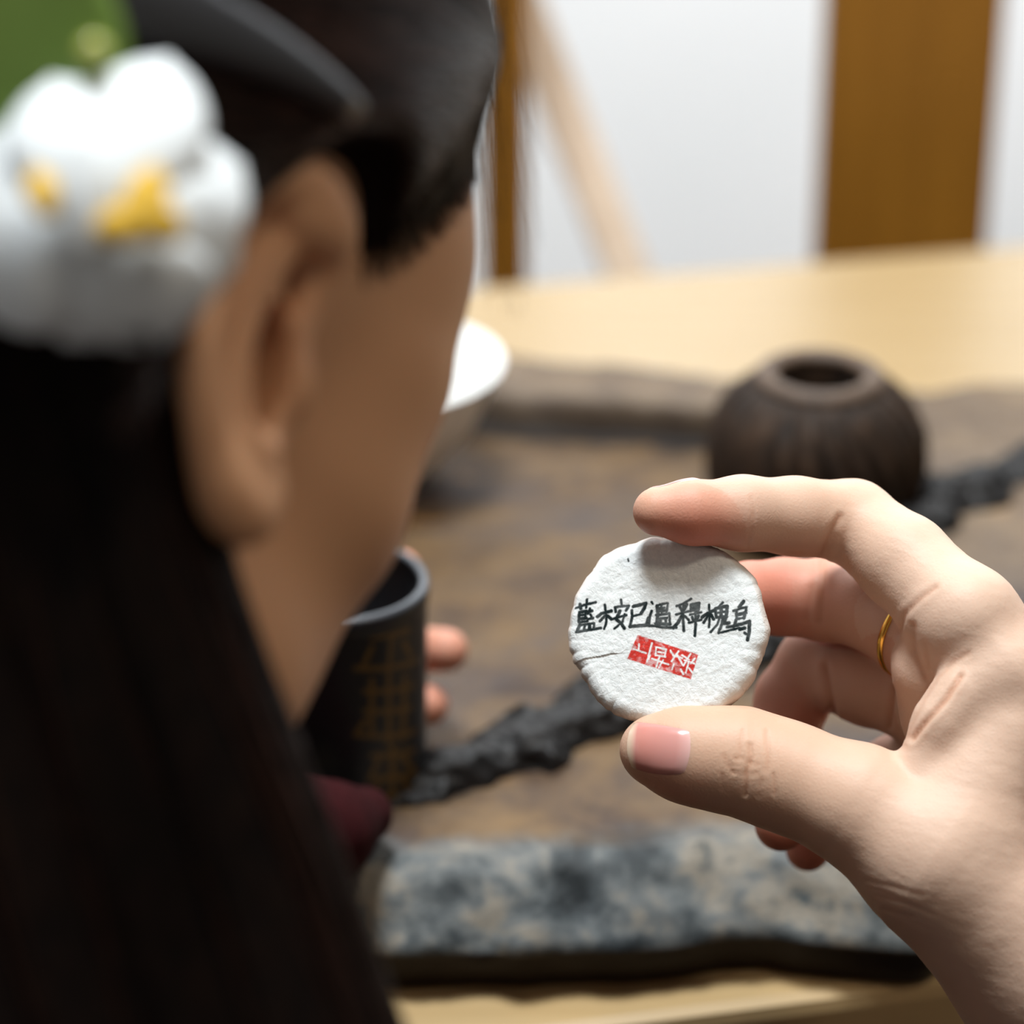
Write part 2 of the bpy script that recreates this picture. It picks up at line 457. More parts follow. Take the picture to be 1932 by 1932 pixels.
ridge = np.array([on_plane(x, y, TH)[:2] for x, y in ridge_px])
basin_px = [(-60, 1150), (60, 860), (400, 745), (760, 735), (950, 742), (1150, 752), (1345, 768), (1560, 800), (1720, 880), (1775, 950)] + ridge_px[::-1][4:]
basin = np.array([on_plane(x, y, TH)[:2] for x, y in basin_px])
def inside(poly, q):
    r = np.zeros(len(q), bool)
    for a, b_ in zip(poly, np.roll(poly, -1, 0)):
        c = ((a[1] > q[:, 1]) != (b_[1] > q[:, 1])) & (q[:, 0] < (b_[0] - a[0]) * (q[:, 1] - a[1]) / (b_[1] - a[1] + 1e-12) + a[0]); r ^= c
    return r
def poly_sd(poly, q):
    d = polyline_dist(q, list(poly) + [poly[0]]); return np.where(inside(poly, q), -d, d)
def tray_h(q):
    p3 = np.c_[q * 100, np.zeros(len(q))]
    sdb = poly_sd(basin, q) + vnoise(p3, 0.5, 9, 3) * 0.004
    depth = np.clip(-sdb / 0.005, 0, 1); depth = depth * depth * (3 - 2 * depth)
    h = TH + vnoise(p3, 0.35, 5, 4) * 0.0016 - 0.012 * depth + vnoise(p3, 1.4, 6, 2) * 0.0006
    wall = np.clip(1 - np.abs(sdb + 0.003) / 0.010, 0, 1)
    return h, depth, wall
rings = []; at = {k: [] for k in ('dark', 'rim', 'edge', 'side')}
to_c = cen - ol; dist_c = np.linalg.norm(to_c, axis=1, keepdims=True); dir_c = to_c / dist_c
def add_ring(q, z, dark=0, rim=0, edge=0, side=0):
    rings.append(np.c_[q, np.broadcast_to(z, (len(q),)) + TABLE_Z])
    for k, v_ in (('dark', dark), ('rim', rim), ('edge', edge), ('side', side)): at[k].append(np.broadcast_to(v_, (len(q),)).astype(float))
p3o = np.c_[ol * 100, np.zeros(NO)]
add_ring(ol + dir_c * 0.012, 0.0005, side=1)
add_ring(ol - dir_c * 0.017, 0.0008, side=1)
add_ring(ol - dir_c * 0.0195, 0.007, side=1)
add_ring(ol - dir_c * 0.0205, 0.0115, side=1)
for k in range(11):                                        # chiselled band
    s_ = k / 10.0
    q = ol - dir_c * (0.021 * (1 - s_) ** 1.15)
    z = 0.0130 + (TH - 0.0130) * (1 - (1 - s_) ** 1.6)
    pn = np.c_[q * 100, np.full(NO, z * 100)]
    rough_ = vnoise(pn, 0.9, 21, 3) * 0.0030 * math.sin(math.pi * min(1, s_ + 0.25)) + np.abs(vnoise(pn, 2.0, 23, 2)) * 0.0016
    add_ring(q - dir_c * rough_[:, None], z + rough_ * 0.5, edge=1 if s_ < 0.95 else 0.7)
NR = 130
for k in range(1, NR):
    s_ = (k / NR) ** 1.15
    q = ol + to_c * s_
    h, dp, wl = tray_h(q)
    dd = s_ * dist_c[:, 0]
    edge = np.clip(1 - dd / 0.010 + vnoise(np.c_[q * 100, np.zeros(NO)], 0.7, 31, 3) * 0.7, 0, 1) * (dd < 0.02) * (q[:, 1] < 0.75)
    rim_ = np.clip((1 - dp) * 1.0, 0, 1) * (q[:, 1] > 0.72) * 0.75
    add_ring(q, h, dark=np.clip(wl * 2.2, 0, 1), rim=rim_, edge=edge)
nr = len(rings); rv = np.concatenate(rings)
ii = np.arange(nr - 1)[:, None] * NO; jj = np.arange(NO)[None]; j2 = (jj + 1) % NO
fq = np.stack([ii + jj, ii + j2, ii + NO + j2, ii + NO + jj], -1).reshape(-1, 4)
hc, _, _ = tray_h(cen[None])
rv = np.vstack([rv, [[cen[0], cen[1], hc[0] + TABLE_Z]]])
faces = fq.tolist() + [[(nr - 1) * NO + j, (nr - 1) * NO + (j + 1) % NO, nr * NO] for j in range(NO)] + [list(range(NO - 1, -1, -1))]
tray = empty('tea_tray', (cen[0], cen[1], TABLE_Z), 'thick dark stone tea tray with rough chiselled grey edge on the table', 'tray')
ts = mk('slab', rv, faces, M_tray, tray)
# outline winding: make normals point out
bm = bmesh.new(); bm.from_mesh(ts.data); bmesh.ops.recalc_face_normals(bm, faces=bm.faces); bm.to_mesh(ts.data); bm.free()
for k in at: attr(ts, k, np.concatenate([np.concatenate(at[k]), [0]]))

M_ridge = mat_noise('black_gnarled_ridge', (0.002, 0.0018, 0.0018), (0.010, 0.0085, 0.008), 90, rough=0.42, bumps=0.6, bdist=0.003, detail=6)
rg = np.array([np.append(on_plane(x, y, TH - 0.003)[:2], TABLE_Z + TH - 0.004) for x, y in ridge_px]) * 100
rr_ = [0.8, 0.95, 1.05, 1.15, 1.3, 1.35, 1.4, 1.25, 1.15, 1.1, 1.15, 1.1, 1.1, 1.1, 0.8]
rg4 = np.c_[rg, rr_]
def ridge_f(P):
    d, _ = chain(P, rg4, 0.5, (np.array([0, 0, 1.0]), 0.85))
    return d + vnoise(P, 0.9, 41, 3) * 0.55 + np.abs(vnoise(P, 2.2, 43, 2)) * 0.25
lo = rg.min(0) - 1.8; hi = rg.max(0) + 1.8; lo[2] = TABLE_Z * 100 + TH * 100 - 1.4
rvv, rq = sdf_mesh(lambda P: ridge_f(P) * 0.7, lo, hi, 0.13, 1)
mk('ridge', rvv / 100, rq, M_ridge, tray)['label'] = 'black gnarled ridge across the tray'

# ------------------------------------------------------------------ brown fluted jar
jb = on_plane(1533, 985, TH - 0.011)
jz = TABLE_Z + TH - 0.0120
M_ridge.node_tree.nodes['Principled BSDF'].inputs['Specular IOR Level'].default_value = 0.2
M_jar, N, L, b = new_mat('brown_fibre_jar'); b.inputs['Specular IOR Level'].default_value = 0.2
v = coords(N, L, (1, 1, 0.22)); f = noise(N, L, v, 160, 5)
L.new(ramp(N, L, f, [(0.3, (0.010, 0.006, 0.004)), (0.55, (0.030, 0.017, 0.010)), (0.8, (0.075, 0.042, 0.024))]), b.inputs['Base Color'])
b.inputs['Roughness'].default_value = 0.6; bump(N, L, b, f, 0.6, 0.002)
jr = 0.0338; jh = 0.052
prof = []
for i in range(36):
    a = i / 35.0
    z = jh * a
    r = jr * (0.86 + 0.14 * math.sin(math.pi * min(1, a / 0.95)) ** 0.8) if a < 0.45 else jr * math.sqrt(max(0.0, 1 - ((a - 0.45) / 0.60) ** 2.6))
    prof.append((r, z))
prof = [p for p in prof if not (p[1] > jh * 0.8 and p[0] < 0.0165)]
lip = prof[-1][0]
prof += [(lip - 0.0015, prof[-1][1] + 0.0012), (lip - 0.004, prof[-1][1] + 0.0005), (lip - 0.0055, prof[-1][1] - 0.003), (lip - 0.004, 0.03), (0.018, 0.01), (0.001, 0.008)]
prof = [(0.001, 0.0)] + prof
def flute(r, z, a, i):
    if i >= len(prof) - 6 or i < 1: return r
    w = math.sin(26 * (a + z * 11)) * 0.030 + math.sin(53 * a + z * 300) * 0.010
    return r * (1 + w)
jar = empty('fibre_jar', (jb[0], jb[1], jz), 'round brown fluted jar with a dark open top on the tray', 'jar')
mk('jar_body', *lathe_geo(prof, 240, (jb[0], jb[1], jz), flute), M_jar, jar)
pr = [(lip - 0.002 + 0.0035 * math.cos(t), prof[-6][1] - 0.001 + 0.0026 * math.sin(t)) for t in np.linspace(0, 2 * math.pi, 12)]
mk('collar', *lathe_geo(pr, 120, (jb[0], jb[1], jz), lambda r, z, a, i: r * (1 + 0.015 * math.sin(40 * a))),
   mat_noise('tan_collar', (0.055, 0.032, 0.018), (0.11, 0.066, 0.038), 200, rough=0.6, bumps=0.5, bdist=0.001), jar)['label'] = 'paler brown rim around the opening'

# ------------------------------------------------------------------ white porcelain bowl behind the cheek
bb = on_plane(705, 893, TH - 0.011); bz = TABLE_Z + TH - 0.0120
bowl_prof = [(0.001, 0.003), (0.016, 0.003), (0.0165, 0.0), (0.019, 0.0), (0.0195, 0.005), (0.027, 0.011), (0.034, 0.021), (0.0385, 0.031), (0.0425, 0.040), (0.0430, 0.0412), (0.0424, 0.0414),
             (0.0375, 0.032), (0.032, 0.021), (0.025, 0.0125), (0.015, 0.008), (0.001, 0.0072)]
mk_b = empty('tea_bowl', (bb[0], bb[1], bz), 'white porcelain tea bowl standing on the tray behind the woman\'s cheek', 'bowl')
gv, gf = lathe_geo(bowl_prof, 96, (bb[0], bb[1], bz))
mk('bowl_wall', gv, gf, M_porcelain, mk_b)

# ------------------------------------------------------------------ chair behind the table, pole, plant
chz = 126.0
def chair_pt(px, py, z=chz): return to_world(V(px, py, z))[0]
sl = chair_pt(1711, 300); lp = chair_pt(952, 350); half = abs(sl[0] - lp[0])
dirx = ex * 1.0
cy0 = sl[1]
chair = empty('wooden_chair', (sl[0], cy0, 0), 'ochre wooden chair with wide back splat, pushed in behind the table', 'chair')
lean = 0.04
def cb(a, b_, w, t, name, mat=M_chair, side=(1, 0, 0)):
    return mk(name, *bar_geo(a, b_, w, t, side, 0.003), mat, chair, smooth=False)
cy1 = cy0 + 0.015
cb((sl[0], cy0, 0.44), (sl[0], cy1, 1.02), 0.080, 0.014, 'splat')
for sx in (-1, 1):
    x = sl[0] + sx * half
    cb((x, cy0, 0.0), (x, cy1, 1.06), 0.021, 0.022, 'back_post')
    cb((x, cy0 + 0.40, 0.0), (x, cy0 + 0.40, 0.43), 0.03, 0.03, 'leg')
    cb((x, cy0, 0.18), (x, cy0 + 0.40, 0.18), 0.016, 0.02, 'stretcher')
cb((sl[0] - half - 0.02, cy1, 1.035), (sl[0] + half + 0.02, cy1, 1.035), 0.05, 0.022, 'top_rail', side=(0, 0, 1))
mk('seat', *box_geo((sl[0], cy0 + 0.20, 0.44), (2 * half + 0.05, 0.44, 0.028), 0, 0.006), M_chair, chair, smooth=False)
# leaning pole
p1 = to_world(V(1195, 545, 131))[0]; p2 = to_world(V(965, -40, 131))[0]
dpl = (p2 - p1) / np.linalg.norm(p2 - p1)
foot = p1 - dpl * ((p1[2] - 0.0) / dpl[2]); top = p1 + dpl * 0.45
pole = mk('leaning_pole', *bar_geo(foot + np.array([0, 0, 0.0]), top, 0.021, 0.016, (1, 0, 0), 0.003), M_pole, None, loc=foot, smooth=False)
tag(pole, 'pale wooden pole leaning at a slant beside the chair post', 'pole')


# ------------------------------------------------------------------ tea cake in paper, with brush writing and red seal
cc = V(1262, 1188, 57.25)
nrm_c = np.array([-0.20, 0.20, -1.0]); nrm_c /= np.linalg.norm(nrm_c)
ux = np.array([1.0, 0, 0]); ux = ux - nrm_c * (ux @ nrm_c); ux /= np.linalg.norm(ux)
uy = np.cross(ux, nrm_c) * 1.0
if uy[1] < 0: uy = -uy
FH = 0.46                                                   # half thickness of the flat front, cm
def cake_uv(px, py):
    d = np.array([(px - CX) / F, -(py - CY) / F, 1.0]); o = cc + nrm_c * FH
    t = (o @ nrm_c) / (d @ nrm_c); q = d * t - cc
    return np.array([q @ ux, q @ uy])
rim_px = [(1225, 1010), (1181, 1024), (1134, 1043), (1104, 1083), (1082, 1120), (1072, 1157), (1067, 1201), (1072, 1226), (1083, 1252), (1109, 1299), (1124, 1322), (1152, 1343), (1200, 1362), (1255, 1370), (1310, 1362), (1360, 1340),
          (1400, 1306), (1420, 1275), (1440, 1225), (1452, 1185), (1437, 1131), (1426, 1092), (1400, 1064), (1355, 1030), (1290, 1010)]
ruv = np.array([cake_uv(x, y) for x, y in rim_px])
cuv = ruv.mean(0)
NA = 720
rres = resample(ruv, 1440)
ang_r = np.unwrap(np.arctan2(rres[:, 1] - cuv[1], rres[:, 0] - cuv[0])); rad_r = np.linalg.norm(rres - cuv, axis=1)
od = np.argsort(np.mod(ang_r, 2 * math.pi)); aa = np.mod(ang_r, 2 * math.pi)[od]; ra = rad_r[od]
th = np.arange(NA) * 2 * math.pi / NA
Rth = np.interp(th, np.concatenate([aa - 2 * math.pi, aa, aa + 2 * math.pi]), np.tile(ra, 3))
for _ in range(6): Rth = (np.roll(Rth, 1) + 2 * Rth + np.roll(Rth, -1)) / 4
cprof = [(s_, FH - 0.03 * s_ ** 2) for s_ in np.linspace(0.004, 0.84, 190)]
cprof += [(0.84 + 0.16 * math.sin(t), FH - 0.021 - 0.30 * (1 - math.cos(t))) for t in np.linspace(0.08, math.pi / 2, 22)]
cprof += [(1.0 - 0.02 * t, FH - 0.33 - 0.30 * t) for t in np.linspace(0.1, 1, 8)]
cprof += [(0.98 - 0.2 * (1 - math.cos(t)), -FH + 0.28 - 0.28 * math.sin(t)) for t in np.linspace(0.1, math.pi / 2, 10)]
cprof += [(s_, -FH) for s_ in np.linspace(0.7, 0.004, 10)]
cp_ = np.array(cprof)
U = cuv[0] + cp_[:, :1] * Rth[None] * np.cos(th)[None]; Wv = cuv[1] + cp_[:, :1] * Rth[None] * np.sin(th)[None]
H = np.repeat(cp_[:, 1:2], NA, 1)
P3 = np.stack([U, Wv, H], -1).reshape(-1, 3)
# cloth-like crumples, radial pleats at the rim and one folded crease at the lower left
rho = np.repeat(cp_[:, :1], NA, 1).reshape(-1); tt = np.tile(th, len(cp_))
cr = vnoise(P3, 2.2, 51, 3) * 0.022 + np.abs(vnoise(P3, 6.0, 53, 2)) * 0.010 + vnoise(P3, 14.0, 54, 2) * 0.0045
pl = np.clip((rho - 0.8) / 0.15, 0, 1) * (np.abs(vnoise(np.c_[np.cos(tt) * 6, np.sin(tt) * 6, P3[:, 2] * 0.6], 1.0, 57, 2)) * 0.06 - 0.015)
fold = np.array([cake_uv(*p) for p in [(1083, 1249), (1105, 1242), (1130, 1238), (1153, 1233)]])
fd = polyline_dist(P3[:, :2], list(fold)); above = (P3[:, 1] - np.interp(P3[:, 0], fold[:, 0], fold[:, 1]))
fl = np.where(above > 0, np.exp(-(fd / 0.25) ** 2) * 0.012, -np.exp(-(fd / 0.10) ** 2) * 0.008) * (P3[:, 2] > 0)
disp = cr + pl + fl
nl = np.stack([np.cos(tt) * np.clip((rho - 0.8) / 0.2, 0, 1), np.sin(tt) * np.clip((rho - 0.8) / 0.2, 0, 1), np.where(P3[:, 2] > 0, 1.0, -1.0) * (1 - np.clip((rho - 0.85) / 0.15, 0, 0.8))], 1)
P3d = P3 + nl * disp[:, None]
cv = cc + P3d[:, :1] * ux + P3d[:, 1:2] * uy + P3d[:, 2:3] * nrm_c
ncr = len(cp_); ii = np.arange(ncr - 1)[:, None] * NA; jj = np.arange(NA)[None]; j2 = (jj + 1) % NA
cf = np.stack([ii + jj, ii + j2, ii + NA + j2, ii + NA + jj], -1).reshape(-1, 4)

def z2(x, y): return (1032 + x * 0.2329, 980 + y * 0.2329)
INK = [  # brush strokes, traced as pen paths
 [(228, 712), (300, 692), (392, 670)], [(262, 684), (272, 722)], [(322, 648), (316, 716)],
 [(262, 748), (256, 832)], [(262, 750), (318, 742)], [(264, 778), (312, 770)], [(312, 745), (308, 802)], [(262, 806), (318, 798)], [(256, 834), (328, 822)],
 [(348, 722), (330, 762)], [(336, 748), (362, 740)], [(350, 768), (362, 792)], [(334, 806), (372, 800)],
 [(264, 852), (242, 908)], [(264, 856), (382, 840)], [(305, 852), (298, 895)], [(345, 848), (343, 890)], [(382, 840), (378, 885)], [(232, 912), (330, 897), (436, 880)],
 [(410, 786), (440, 762), (520, 742)], [(466, 690), (482, 790), (476, 850), (462, 886)], [(470, 778), (428, 824)], [(484, 778), (522, 806)],
 [(600, 650), (604, 690)], [(556, 748), (552, 712), (600, 704), (662, 700), (640, 738)], [(590, 740), (562, 808), (600, 842), (626, 882)], [(628, 770), (612, 830), (546, 884)], [(532, 806), (580, 792), (642, 776)],
 [(700, 706), (760, 690), (802, 682), (788, 720), (764, 762)], [(690, 786), (768, 766)], [(688, 738), (690, 790), (674, 866)], [(672, 870), (740, 862), (806, 858), (822, 800)],
 [(848, 670), (856, 684)], [(848, 744), (830, 800), (828, 858)], [(894, 700), (900, 768)], [(890, 700), (940, 684), (978, 680), (966, 762)], [(908, 722), (950, 716)], [(908, 744), (954, 738)], [(926, 690), (930, 770)],
 [(886, 776), (990, 762)], [(896, 778), (890, 846)], [(992, 764), (996, 852)], [(900, 806), (975, 798)], [(918, 822), (910, 852)], [(962, 815), (964, 850)], [(820, 862), (880, 862), (940, 876), (1000, 876), (1048, 878)], [(880, 846), (996, 850)],
 [(1052, 702), (1110, 680), (1166, 644)], [(1072, 700), (1094, 742)], [(1132, 690), (1104, 740)], [(1046, 772), (1100, 756), (1152, 744)], [(1106, 690), (1102, 800), (1108, 902)], [(1096, 780), (1060, 836), (1024, 880)], [(1112, 780), (1150, 818)],
 [(1168, 690), (1164, 742)], [(1166, 692), (1230, 680), (1222, 738)], [(1162, 742), (1228, 734)], [(1188, 688), (1186, 738)], [(1206, 684), (1205, 736)], [(1160, 772), (1250, 752)], [(1176, 790), (1186, 820)], [(1226, 782), (1210, 816)], [(1150, 836), (1250, 812)], [(1204, 742), (1204, 850), (1198, 942)],
 [(1256, 792), (1300, 760), (1350, 736)], [(1312, 690), (1318, 780), (1312, 872)], [(1304, 778), (1268, 836)], [(1322, 768), (1350, 806)],
 [(1424, 672), (1392, 706)], [(1366, 722), (1370, 796)], [(1366, 722), (1420, 708), (1460, 702), (1452, 790)], [(1370, 758), (1452, 746)], [(1370, 796), (1452, 784)], [(1410, 710), (1410, 792)], [(1396, 796), (1380, 850), (1326, 912)], [(1428, 790), (1416, 850), (1390, 918)], [(1446, 800), (1434, 842), (1474, 838)], [(1390, 918), (1440, 908), (1520, 886)], [(1458, 872), (1530, 862)],
 [(1590, 664), (1556, 712)], [(1510, 742), (1560, 724), (1616, 708), (1610, 750)], [(1534, 738), (1536, 800), (1518, 856)], [(1540, 772), (1608, 756)], [(1540, 806), (1600, 794)], [(1606, 750), (1596, 800)], [(1516, 862), (1580, 846), (1640, 824), (1638, 900), (1624, 974)], [(1470, 900), (1560, 878)], [(1600, 918), (1632, 938)], [(1560, 890), (1600, 880)]]
inkd = np.full(len(P3), 9.0)
front = (rho < 0.97) & (P3[:, 2] > 0)
q2 = P3[front][:, :2]; best = np.full(len(q2), 9.0)
for i, st in enumerate(INK):
    pts = [cake_uv(*z2(*p)) for p in st]
    wdt = (0.033, 0.040, 0.029)[i % 3]
    best = np.minimum(best, polyline_dist(q2, pts) - wdt)
dot = [cake_uv(*z2(655, 318)), cake_uv(*z2(660, 338))]; best = np.minimum(best, polyline_dist(q2, dot) - 0.018)
inkd[front] = best
seal_c = np.array([cake_uv(*z2(*p)) for p in [(735, 935), (1225, 1095), (1165, 1295), (650, 1130)]])
SEAL = [[(702, 1050), (800, 1082)], [(745, 1010), (742, 1060)], [(850, 1002), (834, 1060), (812, 1150)], [(884, 1034), (880, 1096)], [(884, 1034), (965, 1052), (955, 1104)], [(900, 1072), (950, 1080)], [(880, 1100), (960, 1112)],
        [(850, 1128), (985, 1176)], [(912, 1110), (885, 1195)], [(835, 1098), (825, 1132)], [(1000, 1062), (1030, 1112)], [(1065, 1068), (1010, 1150)], [(1020, 1100), (1095, 1124)], [(1050, 1088), (1100, 1180)], [(1030, 1172), (1012, 1215)],
        [(1095, 1100), (1150, 1135)], [(1165, 1085), (1105, 1185)], [(1115, 1140), (1200, 1170)], [(1150, 1150), (1125, 1240)], [(1198, 1125), (1165, 1165)], [(1085, 1215), (1105, 1255)], [(1150, 1205), (1180, 1245)], [(940, 1140), (905, 1205)]]
sdist = np.full(len(P3), 9.0); sb = poly_sd(seal_c, q2)
cut = np.full(len(q2), 9.0)
for st in SEAL: cut = np.minimum(cut, polyline_dist(q2, [cake_uv(*z2(*p)) for p in st]) - 0.017)
sdist[front] = np.maximum(sb, -cut)

M_paper, N, L, b = new_mat('wrapped_cotton_paper')
v = coords(N, L, (1, 1, 1)); nf = noise(N, L, v, 900, 5, 0.65, 1.5); nb = noise(N, L, v, 220, 3)
pap = ramp(N, L, nf, [(0.25, (0.66, 0.70, 0.70)), (0.5, (0.76, 0.80, 0.80)), (0.75, (0.84, 0.87, 0.86))])
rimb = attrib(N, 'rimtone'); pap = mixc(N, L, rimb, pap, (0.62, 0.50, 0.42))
jit = math_n(N, L, 'MULTIPLY', math_n(N, L, 'SUBTRACT', noise(N, L, v, 1500, 3), 0.5), 0.030)
def thr(name, soft):
    d = math_n(N, L, 'ADD', attrib(N, name), jit)
    mr = N.new('ShaderNodeMapRange'); mr.inputs[1].default_value = -soft; mr.inputs[2].default_value = soft; mr.inputs[3].default_value = 1; mr.inputs[4].default_value = 0
    L.new(d, mr.inputs[0]); return mr.outputs[0]
seal_f = math_n(N, L, 'MULTIPLY', thr('seal', 0.012), ramp(N, L, noise(N, L, v, 700, 3), [(0.3, (0.55, 0.55, 0.55)), (0.5, (1, 1, 1))]))
pap = mixc(N, L, seal_f, pap, (0.56, 0.035, 0.025))
ink_f = math_n(N, L, 'MULTIPLY', thr('ink', 0.012), ramp(N, L, nb, [(0.3, (0.86, 0.86, 0.86)), (0.6, (1, 1, 1))]))
pap = mixc(N, L, ink_f, pap, (0.006, 0.014, 0.015))
L.new(pap, b.inputs['Base Color']); b.inputs['Roughness'].default_value = 0.8; b.inputs['Specular IOR Level'].default_value = 0.2
bb_ = bump(N, L, b, nf, 0.38, 0.0006)
cake = empty('tea_cake', tuple(to_world(cc)[0]), 'round tea cake wrapped in white paper with black brush writing and red seal', 'tea cake')
ck = mk('paper_wrap', to_world(cv), cf[:, ::-1].copy(), M_paper, cake)
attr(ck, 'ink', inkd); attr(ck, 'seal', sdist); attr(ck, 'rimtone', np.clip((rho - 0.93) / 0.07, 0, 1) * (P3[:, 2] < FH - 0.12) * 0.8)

# ------------------------------------------------------------------ right hand (SDF in view space, cm)
def C4(rows): return np.array([np.append(V(x, y, z), r) for x, y, z, r in rows])
INDEX = C4([(1240, 965, 56.8, 0.50), (1305, 967, 56.9, 0.64), (1400, 968, 57.2, 0.755), (1500, 974, 57.7, 0.80), (1610, 984, 58.3, 0.86), (1705, 1060, 57.4, 0.97), (1822, 1172, 56.2, 1.04)])
MIDDLE = C4([(1335, 1140, 59.3, 0.60), (1415, 1128, 60.0, 0.76), (1480, 1126, 60.3, 0.82), (1560, 1132, 60.2, 0.88), (1650, 1150, 59.3, 0.88), (1800, 1240, 57.6, 1.05)])
RING = C4([(1474, 1556, 60.4, 0.58), (1470, 1470, 61.0, 0.70), (1478, 1390, 61.4, 0.77), (1494, 1320, 61.6, 0.80), (1540, 1256, 61.5, 0.86), (1640, 1290, 60.4, 0.90), (1785, 1330, 58.9, 1.02)])
LITTLE = C4([(1524, 1602, 62.4, 0.50), (1535, 1550, 62.8, 0.60), (1560, 1490, 63.0, 0.66), (1625, 1475, 62.6, 0.74), (1700, 1450, 61.6, 0.78), (1775, 1425, 60.4, 0.92)])
THUMB = C4([(1226, 1414, 56.45, 0.60), (1270, 1420, 56.45, 0.78), (1320, 1428, 56.4, 0.90), (1400, 1437, 56.3, 1.01), (1490, 1468, 56.1, 1.03), (1620, 1520, 55.7, 1.16), (1765, 1620, 55.3, 1.52), (1990, 1830, 55.8, 2.0), (2180, 1960, 57.2, 2.2)])
WEB = C4([(1744, 1442, 55.4, 0.55), (1781, 1364, 55.4, 0.55), (1823, 1314, 55.5, 0.62), (1890, 1275, 55.7, 0.9), (1950, 1300, 55.9, 1.1)])
WEB2 = C4([(1930, 1290, 56.0, 1.15), (1890, 1400, 55.7, 1.05), (1840, 1500, 55.5, 1.15), (1830, 1560, 55.4, 1.3)])
PAD = C4([(1800, 1190, 56.8, 0.85), (1776, 1262, 57.1, 0.93), (1790, 1345, 57.5, 0.92), (1815, 1420, 57.8, 0.95)])
BACK = C4([(1822, 1172, 56.2, 1.02), (2010, 1425, 56.6, 1.3), (2240, 1760, 57.6, 1.6), (2330, 1900, 58.0, 1.8)])
META = [C4([(1800, 1240, 57.6, 1.05), (2010, 1500, 58.0, 1.3), (2280, 1850, 58.3, 1.7)]), C4([(1785, 1330, 58.9, 1.02), (1990, 1560, 59.2, 1.2), (2260, 1900, 58.6, 1.7)]), C4([(1775, 1425, 60.4, 0.95), (1960, 1640, 60.3, 1.2), (2230, 1930, 59.0, 1.7)])]
WRIST = V(2270, 1880, 58.2); ELBOW = np.array([27.0, -28.0, 47.0])
ARM = np.array([np.append(WRIST + (ELBOW - WRIST) * t_, r_) for t_, r_ in ((0.0, 2.3), (0.25, 2.45), (0.5, 2.9))])

def hand_f(P):
    d, _ = chain(P, BACK, 0.6)
    for m in META: d = smin(d, chain(P, m, 0.5, cull=1.6)[0], 0.9)
    d = smin(d, chain(P, ARM, 0.8, cull=2.0)[0], 1.2)
    pad, _ = chain(P, C4([(1822, 1175, 56.3, 0.92), (1800, 1240, 57.6, 0.98), (1785, 1330, 58.9, 0.96), (1775, 1425, 60.4, 0.9)]), 0.4, cull=1.5)
    d = smin(d, pad, 0.3)
    th_, tt_ = chain(P, THUMB, 0.5, cull=1.8)
    d = smin(d, th_, 0.25 + 0.9 * np.clip((tt_ - 0.5) * 3, 0, 1))
    d = smin(d, chain(P, PAD, 0.4, cull=1.5)[0], 0.14)
    d = smin(d, chain(P, WEB2, 0.5, cull=1.6)[0], 0.5)
    d = smin(d, chain(P, WEB, 0.4, cull=1.5)[0], 0.28)
    for fng, kb in ((INDEX, 0.5), (MIDDLE, 0.4), (RING, 0.4), (LITTLE, 0.35)):
        fd_, ft = chain(P, fng, 0.22, cull=1.5); d = smin(d, fd_, 0.02 + kb * np.clip((ft - 0.72) * 4, 0, 1))
    return d
lo = np.array([V(1150, 900, 56)[0], -23.0, 48.5]) - 0.2; hi = np.array([24.5, V(1500, 880, 56)[1], 64.2]) + 0.2
hv, hq = sdf_mesh(hand_f, lo, hi, 0.06)
hn = grad(hand_f, hv, 0.03)
hp = np.stack([CX + F * hv[:, 0] / hv[:, 2], CY - F * hv[:, 1] / hv[:, 2]], 1)
facing = -(hn * hv / np.linalg.norm(hv, axis=1, keepdims=True)).sum(1)
